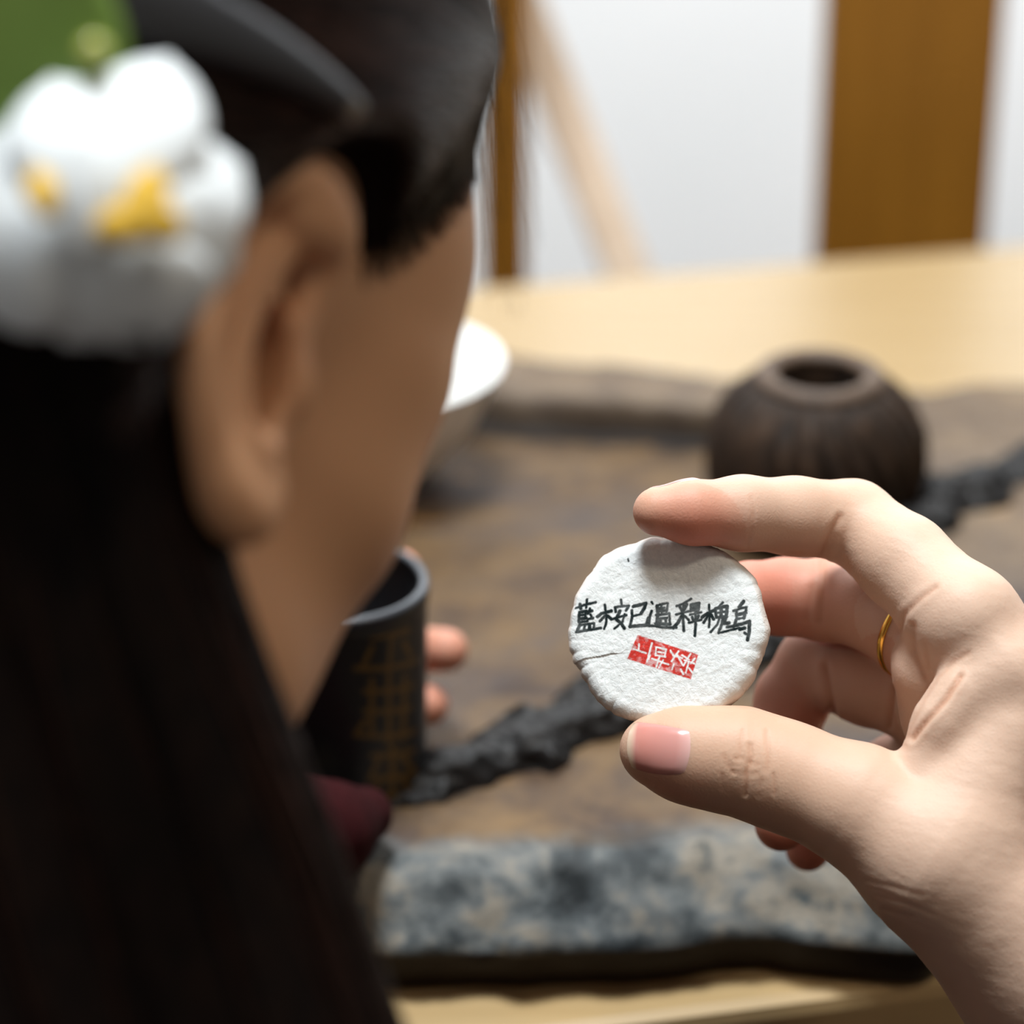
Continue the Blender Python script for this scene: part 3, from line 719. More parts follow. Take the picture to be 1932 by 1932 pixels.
CREASE = [  # path, half-width px, depth cm, z range
 ([(1417, 935), (1420, 970), (1413, 1036)], 2.5, 0.022, (56, 59)), ([(1585, 975), (1568, 1005), (1548, 1052)], 6, 0.035, (56, 59.5)), ([(1575, 1010), (1560, 1045)], 5, 0.015, (56, 59.5)),
 ([(1553, 1050), (1552, 1100), (1546, 1170)], 6, 0.04, (58, 61.5)), ([(1530, 1110), (1524, 1165)], 6, 0.02, (58, 61.5)),
 ([(1556, 1255), (1562, 1300), (1572, 1352)], 6, 0.08, (59, 62.5)), ([(1684, 1300), (1678, 1370)], 5, 0.05, (57, 62.5)),
 ([(1402, 1376), (1396, 1405), (1394, 1430)], 3, 0.020, (54, 58)), ([(1447, 1378), (1449, 1420), (1446, 1455)], 3.5, 0.025, (54, 58)), ([(1415, 1405), (1416, 1435), (1409, 1455), (1406, 1500)], 3.5, 0.035, (54, 58)),
 ([(1366, 1425), (1372, 1445), (1384, 1456)], 3, 0.02, (54, 58)), ([(1384, 1430), (1402, 1432), (1416, 1440), (1432, 1441)], 2.5, 0.022, (54, 58)), ([(1372, 1438), (1390, 1444)], 2.5, 0.015, (54, 58)), ([(1380, 1459), (1406, 1462), (1430, 1460)], 2.5, 0.015, (54, 58)),
 ([(1459, 1460), (1462, 1500)], 3, 0.02, (54, 58)), ([(1436, 1470), (1432, 1505)], 3, 0.015, (54, 58)), ([(1362, 1460), (1364, 1490)], 3, 0.012, (54, 58)),
 ([(1830, 1232), (1800, 1250), (1768, 1280), (1740, 1325), (1712, 1392)], 4, 0.02, (53, 60)), ([(1812, 1275), (1785, 1320), (1745, 1365), (1722, 1394)], 5, 0.06, (53, 60)),
 ([(1765, 1108), (1735, 1130), (1708, 1158), (1695, 1195)], 5, 0.03, (53, 60)), ([(1722, 1180), (1724, 1230), (1745, 1280)], 6, 0.03, (53, 60)), ([(1745, 1215), (1752, 1260)], 5, 0.02, (53, 60)),
 ([(1634, 1662), (1680, 1672), (1740, 1690)], 4, 0.010, (52, 60)), ([(1650, 1690), (1700, 1700), (1760, 1725)], 4, 0.010, (52, 60)), ([(1640, 1676), (1690, 1688)], 3, 0.008, (52, 60)), ([(1665, 1715), (1720, 1730)], 4, 0.015, (52, 60)),
]
cre = np.zeros(len(hv)); dep = np.zeros(len(hv))
for path, w, dpt, zr in CREASE:
    m = (facing > 0.02) & (hv[:, 2] > zr[0]) & (hv[:, 2] < zr[1])
    d = polyline_dist(hp[m], path); gq = np.exp(-(d / w) ** 2)
    dep[m] -= gq * dpt; dep[m] += np.exp(-((d - 2.3 * w) / (1.2 * w)) ** 2) * dpt * 0.22
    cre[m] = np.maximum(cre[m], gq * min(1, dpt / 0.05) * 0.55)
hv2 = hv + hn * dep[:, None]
# fine stretched skin lines over the web and back of the thumb
lines = vnoise(np.c_[hv2[:, 0] * 3 + hv2[:, 1] * 7, hv2[:, 1] * 3 - hv2[:, 0] * 1.5, hv2[:, 2] * 3], 1.6, 77, 2) * np.clip((hp[:, 0] - 1500) / 150, 0, 1)
hv2 = hv2 + hn * (lines * 0.006)[:, None]
def gz(p, r): return np.exp(-(np.linalg.norm(hv - p, axis=1) / r) ** 2)
red_h = 0.85 * gz(V(1310, 1010, 56.6), 1.05) + 0.35 * gz(V(1225, 985, 56.9), 0.5) + 0.40 * gz(V(1250, 1470, 56.1), 0.8) + 0.35 * gz(V(1500, 1030, 57.5), 0.7)
for fng in (MIDDLE, RING, LITTLE):
    fd_, ft = chain(hv, fng, 0.2); red_h += 0.95 * (fd_ < 0.15) * np.clip(1.1 - ft, 0, 0.8)  # curled fingers painted redder and darker for bounced light in their shade
red_h += 0.25 * gz(V(1690, 1290, 57.5), 1.2)
red_h = np.clip(red_h, 0, 0.85)
pale_h = np.clip(0.5 * np.clip((hp[:, 0] - 1480) / 250, 0, 1) * (hv[:, 2] < 58.5) + 0.4 * gz(V(1420, 910, 57), 1.2), 0, 0.6) * (red_h < 0.3)

# ------------------------------------------------------------------ woman's head (SDF in head space, cm: x forward, y her right, z up)
HA, HP, HROLL = math.radians(58), math.radians(36), math.radians(0)
F0 = np.array([math.cos(HA), 0, math.sin(HA)]); U0 = np.array([0, 1.0, 0]); R0 = np.array([math.sin(HA), 0, -math.cos(HA)])
Fh = math.cos(HP) * F0 - math.sin(HP) * U0; Uh = math.cos(HP) * U0 + math.sin(HP) * F0; Rh = R0
if HROLL:
    Rh, Uh = math.cos(HROLL) * Rh + math.sin(HROLL) * Uh, math.cos(HROLL) * Uh - math.sin(HROLL) * Rh
HB = np.stack([Fh, Rh, Uh])                                   # rows: local axes in view space
EAR_L = np.array([0.3, 7.0, 0.0])
HEAD0 = V(472, 690, 40.5) - EAR_L @ HB
def head_to_view(p): return HEAD0 + np.asarray(p) @ HB
def view_to_head(p): return (p - HEAD0) @ HB.T

dn_ = np.array([-0.22, -0.95, 0.22]) @ HB.T
n0_ = np.array([-2.0, -0.3, -2.5])
NECK = np.array([np.append(n0_, 4.4), np.append(n0_ + dn_ * 6.5, 4.1), np.append(n0_ + dn_ * 13, 4.8)])
def spline(p, n):
    t = np.linspace(0, len(p) - 1, n); i = np.clip(t.astype(int), 0, len(p) - 2); u = (t - i)[:, None]
    p0 = p[np.clip(i - 1, 0, None)]; p1 = p[i]; p2 = p[i + 1]; p3 = p[np.clip(i + 2, None, len(p) - 1)]
    return 0.5 * (2 * p1 + (p2 - p0) * u + (2 * p0 - 5 * p1 + 4 * p2 - p3) * u ** 2 + (3 * p1 - p0 - 3 * p2 + p3) * u ** 3)
def ear_f(P, s):
    """ear in its own plane: u forward, v up, w outward"""
    q = P * np.array([1, s, 1]) - np.array([0.2, 7.0, 0.2])
    fl = math.radians(2); tl = math.radians(-24)
    eu = np.array([math.cos(fl), -math.sin(fl), 0]); ew = np.array([math.sin(fl), math.cos(fl), 0]); evv = np.array([0, 0, 1.0])
    eu, evv = math.cos(tl) * eu - math.sin(tl) * evv, math.sin(tl) * eu + math.cos(tl) * evv
    p = np.stack([q @ eu, q @ evv + 0.25, q @ ew], 1) / 0.90
    plate = ell(p, (-0.55, 0.35, 0.35), (1.55, 2.75, 0.28))
    hel = np.array([(0.55, 0.55, 0.25, .24), (0.95, 1.5, 0.35, .30), (0.95, 2.30, 0.5, .46), (0.35, 2.90, 0.6, .54), (-0.6, 3.0, 0.62, .48), (-1.5, 2.5, 0.62, .38), (-2.0, 1.5, 0.6, .34), (-2.05, 0.3, 0.55, .33), (-1.75, -0.8, 0.5, .33), (-1.25, -1.7, 0.45, .38), (-0.7, -2.3, 0.42, .47), (-0.15, -2.5, 0.4, .48), (0.2, -2.1, 0.3, .45)])
    helix, _ = chain(p, spline(hel, 44), 0.015)
    ant = np.array([(-0.1, 2.0, 0.5, .24), (-0.75, 1.4, 0.52, .28), (-1.1, 0.5, 0.52, .29), (-1.1, -0.4, 0.5, .29), (-0.75, -1.15, 0.48, .32), (-0.2, -1.35, 0.5, .3)])
    anti, _ = chain(p, spline(ant, 20), 0.015)
    lobe = ell(p, (-0.35, -2.0, 0.5), (0.85, 0.85, 0.33))
    trag = ell(p, (0.72, -0.15, 0.35), (0.32, 0.6, 0.42))
    bulb = ell(p, (0.25, 2.55, 0.70), (0.95, 0.62, 0.48))
    root = ell(p, (-0.2, 0.2, -0.2), (1.3, 2.3, 0.7))
    e = smin(plate, root, 0.4); e = smin(e, helix, 0.28); e = smin(e, bulb, 0.2); e = smin(e, anti, 0.3); e = smin(e, lobe, 0.35); e = smin(e, trag, 0.25)
    e = smax(e, -ell(p, (-0.30, -0.10, 0.30), (0.62, 1.10, 2.0)), 0.12)
    e = smax(e, -ell(p, (0.15, 1.45, 0.60), (0.34, 0.50, 1.1)), 0.10)
    return e * 0.90

def head_f(P):
    d = ell(P, (-1.2, 0, 4.5), (9.3, 7.4, 8.4))
    d = smin(d, ell(P, (2.9, 0, 0.0), (5.4, 5.6, 7.2)), 1.5)
    Ps = P * np.array([1, 1, 1]); Ps = np.c_[P[:, 0], np.abs(P[:, 1]), P[:, 2]]
    jaw, _ = chain(Ps, np.array([(0.8, 5.0, -2.0, 1.4), (1.4, 4.5, -4.0, 1.4), (3.0, 3.6, -6.0, 1.4), (5.4, 1.0, -8.6, 1.3)]), 0.8)
    d = smin(d, jaw, 1.6)
    d = smin(d, sph(Ps, (4.7, 4.8, 1.0), 1.85), 1.2)
    d = smin(d, chain(Ps, np.array([(4.3, 4.7, 3.4, 2.05), (3.7, 4.6, 5.2, 2.0), (2.9, 4.2, 7.2, 2.0)]), 0.6)[0], 1.2)
    d = smin(d, sph(Ps, (4.3, 4.0, -2.7), 2.3), 1.5)
    d = smin(d, chain(Ps, np.array([(5.3, 4.2, 0.6, 1.6), (5.4, 3.7, -1.2, 1.6), (5.2, 3.1, -2.9, 1.6)]), 0.5)[0], 1.0)
    d = smin(d, sph(P, (5.7, 0, -8.8), 1.3), 0.8)
    d = smin(d, chain(P, np.array([(7.9, 0, 1.6, 0.6), (8.7, 0, -1.2, 0.65), (9.2, 0, -2.3, 0.7)]), 0.3)[0], 0.8)
    d = smin(d, sph(Ps, (8.4, 0.9, -2.6), 0.55), 0.4)
    d = smin(d, ell(P, (7.4, 0, -5.0), (0.8, 2.0, 0.42)), 0.35); d = smin(d, ell(P, (7.2, 0, -5.9), (0.8, 1.8, 0.5)), 0.3)
    d = smin(d, chain(Ps, np.array([(7.8, 0.8, 2.6, 0.7), (7.0, 3.0, 3.0, 0.8), (5.4, 4.6, 2.6, 0.8)]), 0.5)[0], 0.9)
    d = smax(d, -ell(Ps, (8.5, 3.0, 0.9), (1.4, 1.4, 0.9)), 0.8)
    d = smin(d, sph(Ps, (6.5, 2.9, 0.9), 1.2), 0.15)
    neck, _ = chain(P, NECK, 1.0)
    d = smin(d, neck, 1.5)
    for s in (1, -1):
        m = (P[:, 1] * s > 4.5) & (np.abs(P[:, 0]) < 5) & (np.abs(P[:, 2]) < 6)
        if m.any(): d[m] = smin(d[m], ear_f(P[m], s), 0.22)
    return d
v_l, q_l = sdf_mesh(head_f, NECK[2, :3].clip(None, 0) * 0 + np.minimum([-14.5, -10.5, -12], NECK[2, :3] - 6), np.maximum([11.5, 10.5, 14], NECK[2, :3] + 6), 0.13)
hd_v = head_to_view(v_l)
ear_w = np.exp(-(((v_l - np.array([-0.6, 8.0, 0.3])) / np.array([2.0, 1.2, 2.8])) ** 2).sum(1))
conch = np.exp(-(((v_l - np.array([0.15, 7.2, 0.2])) / np.array([0.55, 0.9, 1.2])) ** 2).sum(1))
red_d = np.clip(0.15 * ear_w + 0.5 * conch + 0.25, 0, 0.9)
lips_w = np.exp(-(((v_l - np.array([10.0, 0, -5.7])) / np.array([1.0, 2.2, 0.8])) ** 2).sum(1)); red_d = np.clip(red_d + lips_w * 0.6, 0, 0.9)
brow_w = np.exp(-(((np.c_[v_l[:, 0], np.abs(v_l[:, 1]), v_l[:, 2]] - np.array([7.7, 3.0, 2.9])) / np.array([1.0, 2.0, 0.35])) ** 2).sum(1))
cre_d = np.clip(brow_w * 1.2, 0, 1)

# left hand around the tin
LI = C4([(757, 1074, 74.2, 0.52), (720, 1090, 75.6, 0.62), (640, 1150, 76.6, 0.72), (560, 1250, 77.0, 0.85)])
LM = C4([(842, 1227, 74.4, 0.58), (780, 1226, 75.6, 0.66), (680, 1240, 76.4, 0.76), (570, 1290, 77.0, 0.85)])
LR = C4([(808, 1330, 74.6, 0.55), (760, 1330, 75.6, 0.64), (660, 1340, 76.4, 0.74), (570, 1360, 77.0, 0.8)])
LL = C4([(740, 1420, 75.2, 0.48), (660, 1425, 76.2, 0.6), (580, 1420, 76.9, 0.7)])
LT = C4([(500, 1130, 70.4, 0.6), (470, 1190, 71.2, 0.75), (450, 1300, 73.5, 0.95), (490, 1430, 75.8, 1.2)])
LP = C4([(560, 1260, 77.0, 0.95), (560, 1420, 77.0, 1.0)]); LW = C4([(560, 1330, 76.5, 1.3), (470, 1290, 76.5, 1.7), (330, 1220, 76, 1.9), (150, 1120, 75, 2.2)])
def lhand_f(P):
    d = smin(chain(P, LP, 0.5)[0], chain(P, LW, 0.8)[0], 0.8)
    for fg in (LI, LM, LR, LL): d = smin(d, chain(P, fg, 0.2)[0], 0.12)
    return smin(d, chain(P, LT, 0.3)[0], 0.4)
lo = np.array([V(60, 900, 78)[0], V(600, 1560, 78)[1], 68.0]); hi = np.array([V(920, 900, 75)[0], V(700, 1000, 75)[1], 82.0])
lv, lq = sdf_mesh(lhand_f, lo, hi, 0.11)
def tips(v, pts, r): return np.clip(sum(np.exp(-(np.linalg.norm(v - p, axis=1) / r) ** 2) for p in pts), 0, 1)
red_l = 0.25 + 0.5 * tips(lv, [LI[0, :3], LM[0, :3], LR[0, :3]], 0.8)

# ---- one body mesh
base_pt = to_world(head_to_view(NECK[2, :3]))[0]
person = empty('person', (base_pt[0], base_pt[1], 0.45), 'woman seen from behind in dark long hair, one hand holding up the tea cake', 'person')
allv = np.concatenate([to_world(hd_v), to_world(hv2), to_world(lv)])
hq_h = q_l; n0, n1 = len(hd_v), len(hv2)
allq = np.concatenate([q_l[:, ::-1] if np.linalg.det(HB) < 0 else q_l, hq + n0, lq + n0 + n1])
# view space is left-handed relative to the world, so flip everything built in it
flip = np.linalg.det(np.stack([RIGHT, UPV, FWD])) < 0
if flip: allq = allq[:, ::-1].copy()
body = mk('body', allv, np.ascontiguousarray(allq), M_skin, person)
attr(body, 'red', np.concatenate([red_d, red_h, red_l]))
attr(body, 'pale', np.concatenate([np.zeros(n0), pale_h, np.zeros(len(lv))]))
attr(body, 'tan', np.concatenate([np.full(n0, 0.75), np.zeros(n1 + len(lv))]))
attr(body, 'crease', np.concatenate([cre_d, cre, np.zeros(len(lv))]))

# ---- nails
def nail_patch(name, pts_fn, f, nu=22, nv=16, lift=0.03, thick=0.06):
    us = np.linspace(0, 1, nu); vs_ = np.linspace(-1, 1, nv)
    o, d, al = [], [], []
    for u in us:
        for w in vs_:
            p, dr = pts_fn(u, w); o.append(p); d.append(dr); al.append(u)
    hit = march(f, np.array(o), np.array(d), 60, 4.0)
    for _ in range(8): hit = hit - grad(f, hit, 0.05) * np.clip(f(hit), -2, 2)[:, None]
    n = grad(f, hit, 0.08)
    edge = np.array([[min(u, 1 - u) * 6, (1 - abs(w)) * 4] for u in us for w in vs_]).min(1); ed = np.clip(edge, 0, 1)
    top_ = hit + n * (lift * (-0.3 + 1.3 * ed))[:, None]; bot = hit - n * thick
    idx_ = np.arange(nu * nv).reshape(nu, nv); q = np.stack([idx_[:-1, :-1], idx_[1:, :-1], idx_[1:, 1:], idx_[:-1, 1:]], -1).reshape(-1, 4)
    M = nu * nv; per = np.concatenate([idx_[0, :], idx_[1:, -1], idx_[-1, -2::-1], idx_[-2:0:-1, 0]])
    sides = np.stack([per, np.roll(per, -1), np.roll(per, -1) + M, per + M], 1)
    qs = np.concatenate([q, q[:, ::-1] + M, sides])
    ob = mk(name, to_world(np.concatenate([top_, bot])), qs, M_nail, person)
    bm = bmesh.new(); bm.from_mesh(ob.data); bmesh.ops.recalc_face_normals(bm, faces=bm.faces); bm.to_mesh(ob.data); bm.free()
    attr(ob, 'along', np.concatenate([al, al])); return ob
def thumb_nail(u, w):
    # base (u=0) at the right, free edge (u=1) at the left
    top_e = np.array([(1304, 1377), (1248, 1365), (1192, 1358)]); bot_e = np.array([(1293, 1462), (1240, 1464), (1190, 1450)])
    def cur(e, t): return e[0] * (1 - t) * (1 - 2 * t) + e[1] * 4 * t * (1 - t) + e[2] * t * (2 * t - 1)
    p = cur(top_e, u) * (1 - w) / 2 + cur(bot_e, u) * (1 + w) / 2
    p = p + np.array([-16 * max(0, (u - 0.8) / 0.2) * (1 - w * w) + 9 * max(0, 1 - u / 0.25) * (1 - w * w), 0])
    dr = V(p[0], p[1], 1.0); return V(p[0], p[1], 54.0), dr
nl_ = nail_patch('thumb_nail', thumb_nail, hand_f)
nl_['label'] = 'pink thumb nail'
tipc = INDEX[0, :3]
def index_nail(u, w):
    p = tipc + np.array([0.95 - u * 1.20, 2.0, 0.20 + w * 0.27 * (1 - 0.35 * u * u)]); return p, np.array([0.0, -1.0, 0.0])
nail_patch('finger_nail', index_nail, hand_f)

# ---- gold ring at the base of the middle finger
ra_, rb_ = MIDDLE[4, :3], MIDDLE[5, :3]
rc = ra_ + (rb_ - ra_) * 0.50; ax_ = (rb_ - ra_) / np.linalg.norm(rb_ - ra_)
e1 = np.cross(ax_, [0, 1.0, 0.2]); e1 /= np.linalg.norm(e1); e2 = np.cross(ax_, e1)
rvts, rfs = [], []
for i in range(64):
    a = 2 * math.pi * i / 64; out = e1 * math.cos(a) + e2 * math.sin(a)
    for j in range(10):
        b_ = 2 * math.pi * j / 10; rvts.append(rc + out * (0.975 + 0.05 * math.cos(b_)) + ax_ * 0.09 * math.sin(b_))
for i in range(64):
    for j in range(10): rfs.append([i * 10 + j, i * 10 + (j + 1) % 10, ((i + 1) % 64) * 10 + (j + 1) % 10, ((i + 1) % 64) * 10 + j])
ring = mk('finger_ring', to_world(rvts), rfs, M_gold, None, loc=to_world(rc)[0])
tag(ring, 'thin gold ring worn on the middle finger of the hand with the tea cake', 'ring')

# ------------------------------------------------------------------ hair
def cap_f(P):
    d = ell(P, (-1.5, 0, 4.9), (10.3, 8.5, 9.2))
    z = P[:, 2]
    xh = np.interp(z, [-6, -2, 0, 2, 3.5, 5, 7, 9, 12], [-2.5, -1.6, 0.2, 1.7, 2.2, 2.6, 3.5, 5.6, 11])
    d = d + 0.75 * (1 - np.clip((xh - P[:, 0]) / 3.2, 0, 1)) ** 1.5
    d = smax(d, (P[:, 0] - xh) * 0.75, 1.2)
    d = smax(d, -6.5 - z, 1.0)
    for s in (1, -1):
        d = smax(d, -ell(P * np.array([1, s, 1]), (0.4, 8.7, 0.5), (2.3, 2.9, 3.7)), 0.5)
    return d
cvl, cql = sdf_mesh(cap_f, (-13, -10, -8), (10.5, 10, 15.5), 0.22)
LOCKS = []
rightc = np.array([(120, 430), (160, 520), (200, 650), (277, 1000), (369, 1250), (452, 1430), (547, 1700), (619, 1900), (727, 2200)], float)
def smooth_rows(p, n):
    t = np.linspace(0, len(p) - 1, n); q = np.stack([np.interp(t, np.arange(len(p)), p[:, j]) for j in range(p.shape[1])], 1)
    for _ in range(8): q[1:-1] = (q[:-2] + 2 * q[1:-1] + q[2:]) / 4
    return q
for k in range(11):
    rows = []
    for i, (x, y) in enumerate(rightc):
        zz = 39.8 + 0.10 * i - 0.12 * k + (0.25 if k % 2 else 0) - 0.2 * k ** 0.8
        rows.append((x - k * 74.0 * (1.0 + 0.04 * i), y, zz, 0.98))
    LOCKS.append(smooth_rows(C4(rows), 22))
def locks_f(P):
    d = None
    for lk in LOCKS:
        e, _ = chain(P, lk, 0.05, cull=1.5); d = e if d is None else smin(d, e, 0.5)
    return d
lo = np.array([-11.5, -13.2, 34.5]); hi = np.array([0.5, 6.5, 44.5])
kvl, kql = sdf_mesh(locks_f, lo, hi, 0.2, 1)
hv_ = np.concatenate([to_world(head_to_view(cvl)), to_world(kvl)])
hq_ = np.concatenate([cql[:, ::-1] if np.linalg.det(HB) < 0 else cql, kql + len(cvl)])
if flip: hq_ = hq_[:, ::-1].copy()
hair = mk('hair', hv_, np.ascontiguousarray(hq_), M_hair, person); hair['label'] = 'long dark brown hair'
# strands lying on the hair
S = []
for i in range(1900):
    lk = LOCKS[RNG.integers(0, len(LOCKS))]; a = RNG.uniform(0, 2 * math.pi); t = np.linspace(0, 1, 22) * (len(lk) - 1)
    c = np.stack([np.interp(t, np.arange(len(lk)), lk[:, j]) for j in range(4)], 1)
    a2 = a + np.linspace(0, RNG.normal(0, 0.9), 22); rr2 = c[:, 3] * RNG.uniform(0.97, 1.07)
    S.append(c[:, :3] + np.c_[np.cos(a2) * rr2, np.zeros(22), -np.sin(a2) * rr2])
cap_S = []
XHZ, XHX = [-2, 0, 2, 3.5, 5, 7, 9, 12], [-1.6, 0.2, 1.7, 2.2, 2.6, 3.5, 5.6, 11]
for i in range(2200):
    z0 = RNG.uniform(1.2, 9.5); st = np.array([min(6.2, np.interp(z0, XHZ, XHX)) + RNG.uniform(-0.6, 0.6), 8.0 - 0.25 * max(0, z0 - 4), z0])
    en = np.array([RNG.uniform(-9, -2.6), 9.0, RNG.uniform(-5, 2.5)]); mid = np.array([RNG.uniform(-1.0, 1.5), 9.5, 3.4 + (z0 - 2.5) * 0.78])
    t = np.linspace(0, 1, 22)[:, None]; p = st * (1 - t) ** 2 + 2 * mid * t * (1 - t) + en * t * t
    cap_S.append(p)
cap_S = np.array(cap_S).reshape(-1, 3)
def scalp_f(P): return np.minimum(cap_f(P), head_f(P) - 0.02)
lift = np.repeat(RNG.uniform(0.0, 0.07, 2200), 22)
for _ in range(4): cap_S = cap_S - grad(scalp_f, cap_S, 0.08) * np.clip(scalp_f(cap_S) - lift, -1, 1)[:, None]
cs = cap_S.reshape(-1, 22, 3)
over_ear = ((((cs[..., 0] - 0.2) / 2.1) ** 2 + ((cs[..., 2] - 0.3) / 3.3) ** 2) < 1).any(1) & (cs[:, :, 1].max(1) > 5)
cap_S = head_to_view(cs[~over_ear].reshape(-1, 3)).reshape(-1, 22, 3)
allS = np.concatenate([np.array(S), cap_S])
rad = RNG.uniform(0.014, 0.042, (len(allS), 1)) * np.sin(np.linspace(0.25, math.pi - 0.25, 22))[None]
sv, sq = tubes(to_world(allS.reshape(-1, 3)).reshape(allS.shape), rad / 100)
so = mk('hair_strands', sv, sq, M_strand, person); attr(so, 'tone', np.repeat(RNG.uniform(0, 1, len(allS)), 22 * 3)); so['kind'] = 'stuff'
# loose wisps at the temple
W = []
for i in range(46):
    x0 = 900 + RNG.uniform(-40, 70); x1 = 935 + RNG.normal(0, 42) + (x0 - 900) * 0.5; ye = RNG.uniform(250, 620)
    y = np.linspace(-60 + RNG.uniform(-20, 20), ye, 22); t = np.linspace(0, 1, 22); z = 46.5 + RNG.uniform(-1, 1)
    x = x0 + (x1 - x0) * t ** 1.5 + 14 * np.sin(t * 4 + RNG.uniform(0, 6))
    W.append(np.array([V(a, b_, z) for a, b_ in zip(x, y)]))
W = np.array(W); rad = np.full((len(W), 22), 0.008) * np.linspace(1.0, 0.4, 22)[None]
wv, wq = tubes(to_world(W.reshape(-1, 3)).reshape(W.shape), rad / 100)
wo = mk('loose_strands', wv, wq, M_strand, person); attr(wo, 'tone', np.repeat(RNG.uniform(0.3, 1, len(W)), 22 * 3)); wo['kind'] = 'stuff'

# ------------------------------------------------------------------ headband
def cap_view(P): return cap_f(view_to_head(P))
hb_px = np.array([(655, 205), (610, 165), (540, 118), (450, 76), (350, 36), (250, -2), (150, -50)], float)
hb_hit = march(cap_view, np.array([V(x, y, 28.0) for x, y in hb_px]), np.array([V(x, y, 1.0) for x, y in hb_px]), 80, 30)
hl = view_to_head(hb_hit); hl = np.vstack([hl, hl[-1] + (hl[-1] - hl[-2]) * 1.5 + np.array([0, -1.5, 0.5])])
half_n = len(hl)
path = np.vstack([hl, [[hl[-1][0] - 0.4, 0, 14.2]], (hl * np.array([1, -1, 1]))[::-1]])
cum = np.concatenate([[0], np.cumsum(np.linalg.norm(np.diff(path, axis=0), axis=1))])
tq = np.linspace(0, cum[-1], 110); path = np.stack([np.interp(tq, cum, path[:, i]) for i in range(3)], 1)
for _ in range(10): path[1:-1] = (path[:-2] + 2 * path[1:-1] + path[2:]) / 4
for _ in range(5): path = path - grad(cap_f, path, 0.08) * np.clip(cap_f(path) - 0.12, -1, 1)[:, None]
tn = np.gradient(path, axis=0); tn /= np.linalg.norm(tn, axis=1, keepdims=True)
nn_ = grad(cap_f, path, 0.1); sd_ = np.cross(tn, nn_); sd_ /= np.linalg.norm(sd_, axis=1, keepdims=True); nn_ = np.cross(sd_, tn)
hbv, hbf = [], []
for i in range(len(path)):
    e_ = min(i, len(path) - 1 - i) / 10.0; w_ = 0.62 * min(1.0, 0.35 + 0.65 * e_)
    for j in range(14):
        a = 2 * math.pi * j / 14; hbv.append(path[i] + sd_[i] * w_ * math.cos(a) + nn_[i] * 0.20 * math.sin(a))
for i in range(len(path) - 1):
    for j in range(14): hbf.append([i * 14 + j, i * 14 + (j + 1) % 14, (i + 1) * 14 + (j + 1) % 14, (i + 1) * 14 + j])
hbf.append(list(range(14))[::-1]); hbf.append([(len(path) - 1) * 14 + j for j in range(14)])
hbw = to_world(head_to_view(np.array(hbv)))
def fix_normals(o):
    bm = bmesh.new(); bm.from_mesh(o.data); bmesh.ops.recalc_face_normals(bm, faces=bm.faces); bm.to_mesh(o.data); bm.free(); return o
hbo = fix_normals(mk('headband', hbw, hbf, M_band, None, loc=hbw.mean(0)))
tag(hbo, 'glossy black headband over the woman\'s dark hair', 'headband')

# ------------------------------------------------------------------ flower hair clip
def petal_geo(c, ax, up, ln, wd, th_, cup):
    ax = np.asarray(ax, float); ax /= np.linalg.norm(ax); n = np.asarray(up, float); n = n - ax * (n @ ax); n /= np.linalg.norm(n); s = np.cross(ax, n)
    vs_, fs = [], []; nu, nv = 14, 16
    for i in range(nu + 1):
        t = i / nu; w = wd * math.sin(math.pi * (0.10 + 0.90 * t) ** 1.25) ** 0.6 if t < 1 else 0.02
        for j in range(nv):
            a = 2 * math.pi * j / nv; x = math.cos(a) * w
            z = math.sin(a) * th_ * (0.35 + 0.65 * math.sin(math.pi * min(1, t + 0.05)))
            vs_.append(c + ax * ln * t + s * x + n * (z + cup * (t * t * ln * 0.5 + 0.25 * x * x / max(wd, 1e-6))))
    for i in range(nu):
        for j in range(nv): fs.append([i * nv + j, i * nv + (j + 1) % nv, (i + 1) * nv + (j + 1) % nv, (i + 1) * nv + j])
    fs.append(list(range(nv))[::-1]); fs.append([nu * nv + j for j in range(nv)])
    return np.array(vs_), fs
fl2 = empty('flower_hair_clip', tuple(to_world(V(190, 390, 37.4))[0]), 'white fabric flower hair clip with yellow centre and green leaf behind the ear', 'hair clip')
def px_petal(name, root, tip, wd, th_, cup, mat, face=(0.05, 0.1, -1.0)):
    a, b_ = V(*root), V(*tip); g = petal_geo(a, b_ - a, face, np.linalg.norm(b_ - a), wd, th_, cup)
    return fix_normals(mk(name, to_world(g[0]), g[1], mat, fl2))
for root_, tip_, wd in [((200, 400, 35.50), (318, 95, 36.30), 0.90), ((160, 390, 35.50), (95, 138, 36.10), 0.85), ((150, 400, 35.50), (-90, 290, 36.50), 1.0), ((230, 400, 35.50), (468, 300, 36.90), 0.95),
                        ((160, 420, 35.50), (-70, 560, 36.05), 1.0), ((180, 430, 35.50), (120, 655, 36.05), 1.0), ((220, 430, 35.50), (300, 660, 36.05), 1.0), ((240, 410, 35.50), (456, 500, 36.4), 0.95)]:
    px_petal('petal', root_, tip_, wd, 0.30, -0.22, M_petal)
px_petal('petal', (165, 480, 35.15), (150, 250, 35.20), 0.40, 0.18, 0.0, M_petal)
px_petal('stamen', (92, 412, 35.00), (66, 318, 35.15), 0.21, 0.14, 0.0, M_stamen)
px_petal('stamen', (255, 458, 35.00), (292, 312, 35.15), 0.30, 0.15, 0.0, M_stamen)
px_petal('stamen', (290, 422, 35.00), (172, 428, 35.10), 0.26, 0.15, 0.0, M_stamen)
px_petal('stamen', (262, 390, 35.00), (344, 452, 35.15), 0.25, 0.15, 0.0, M_stamen)
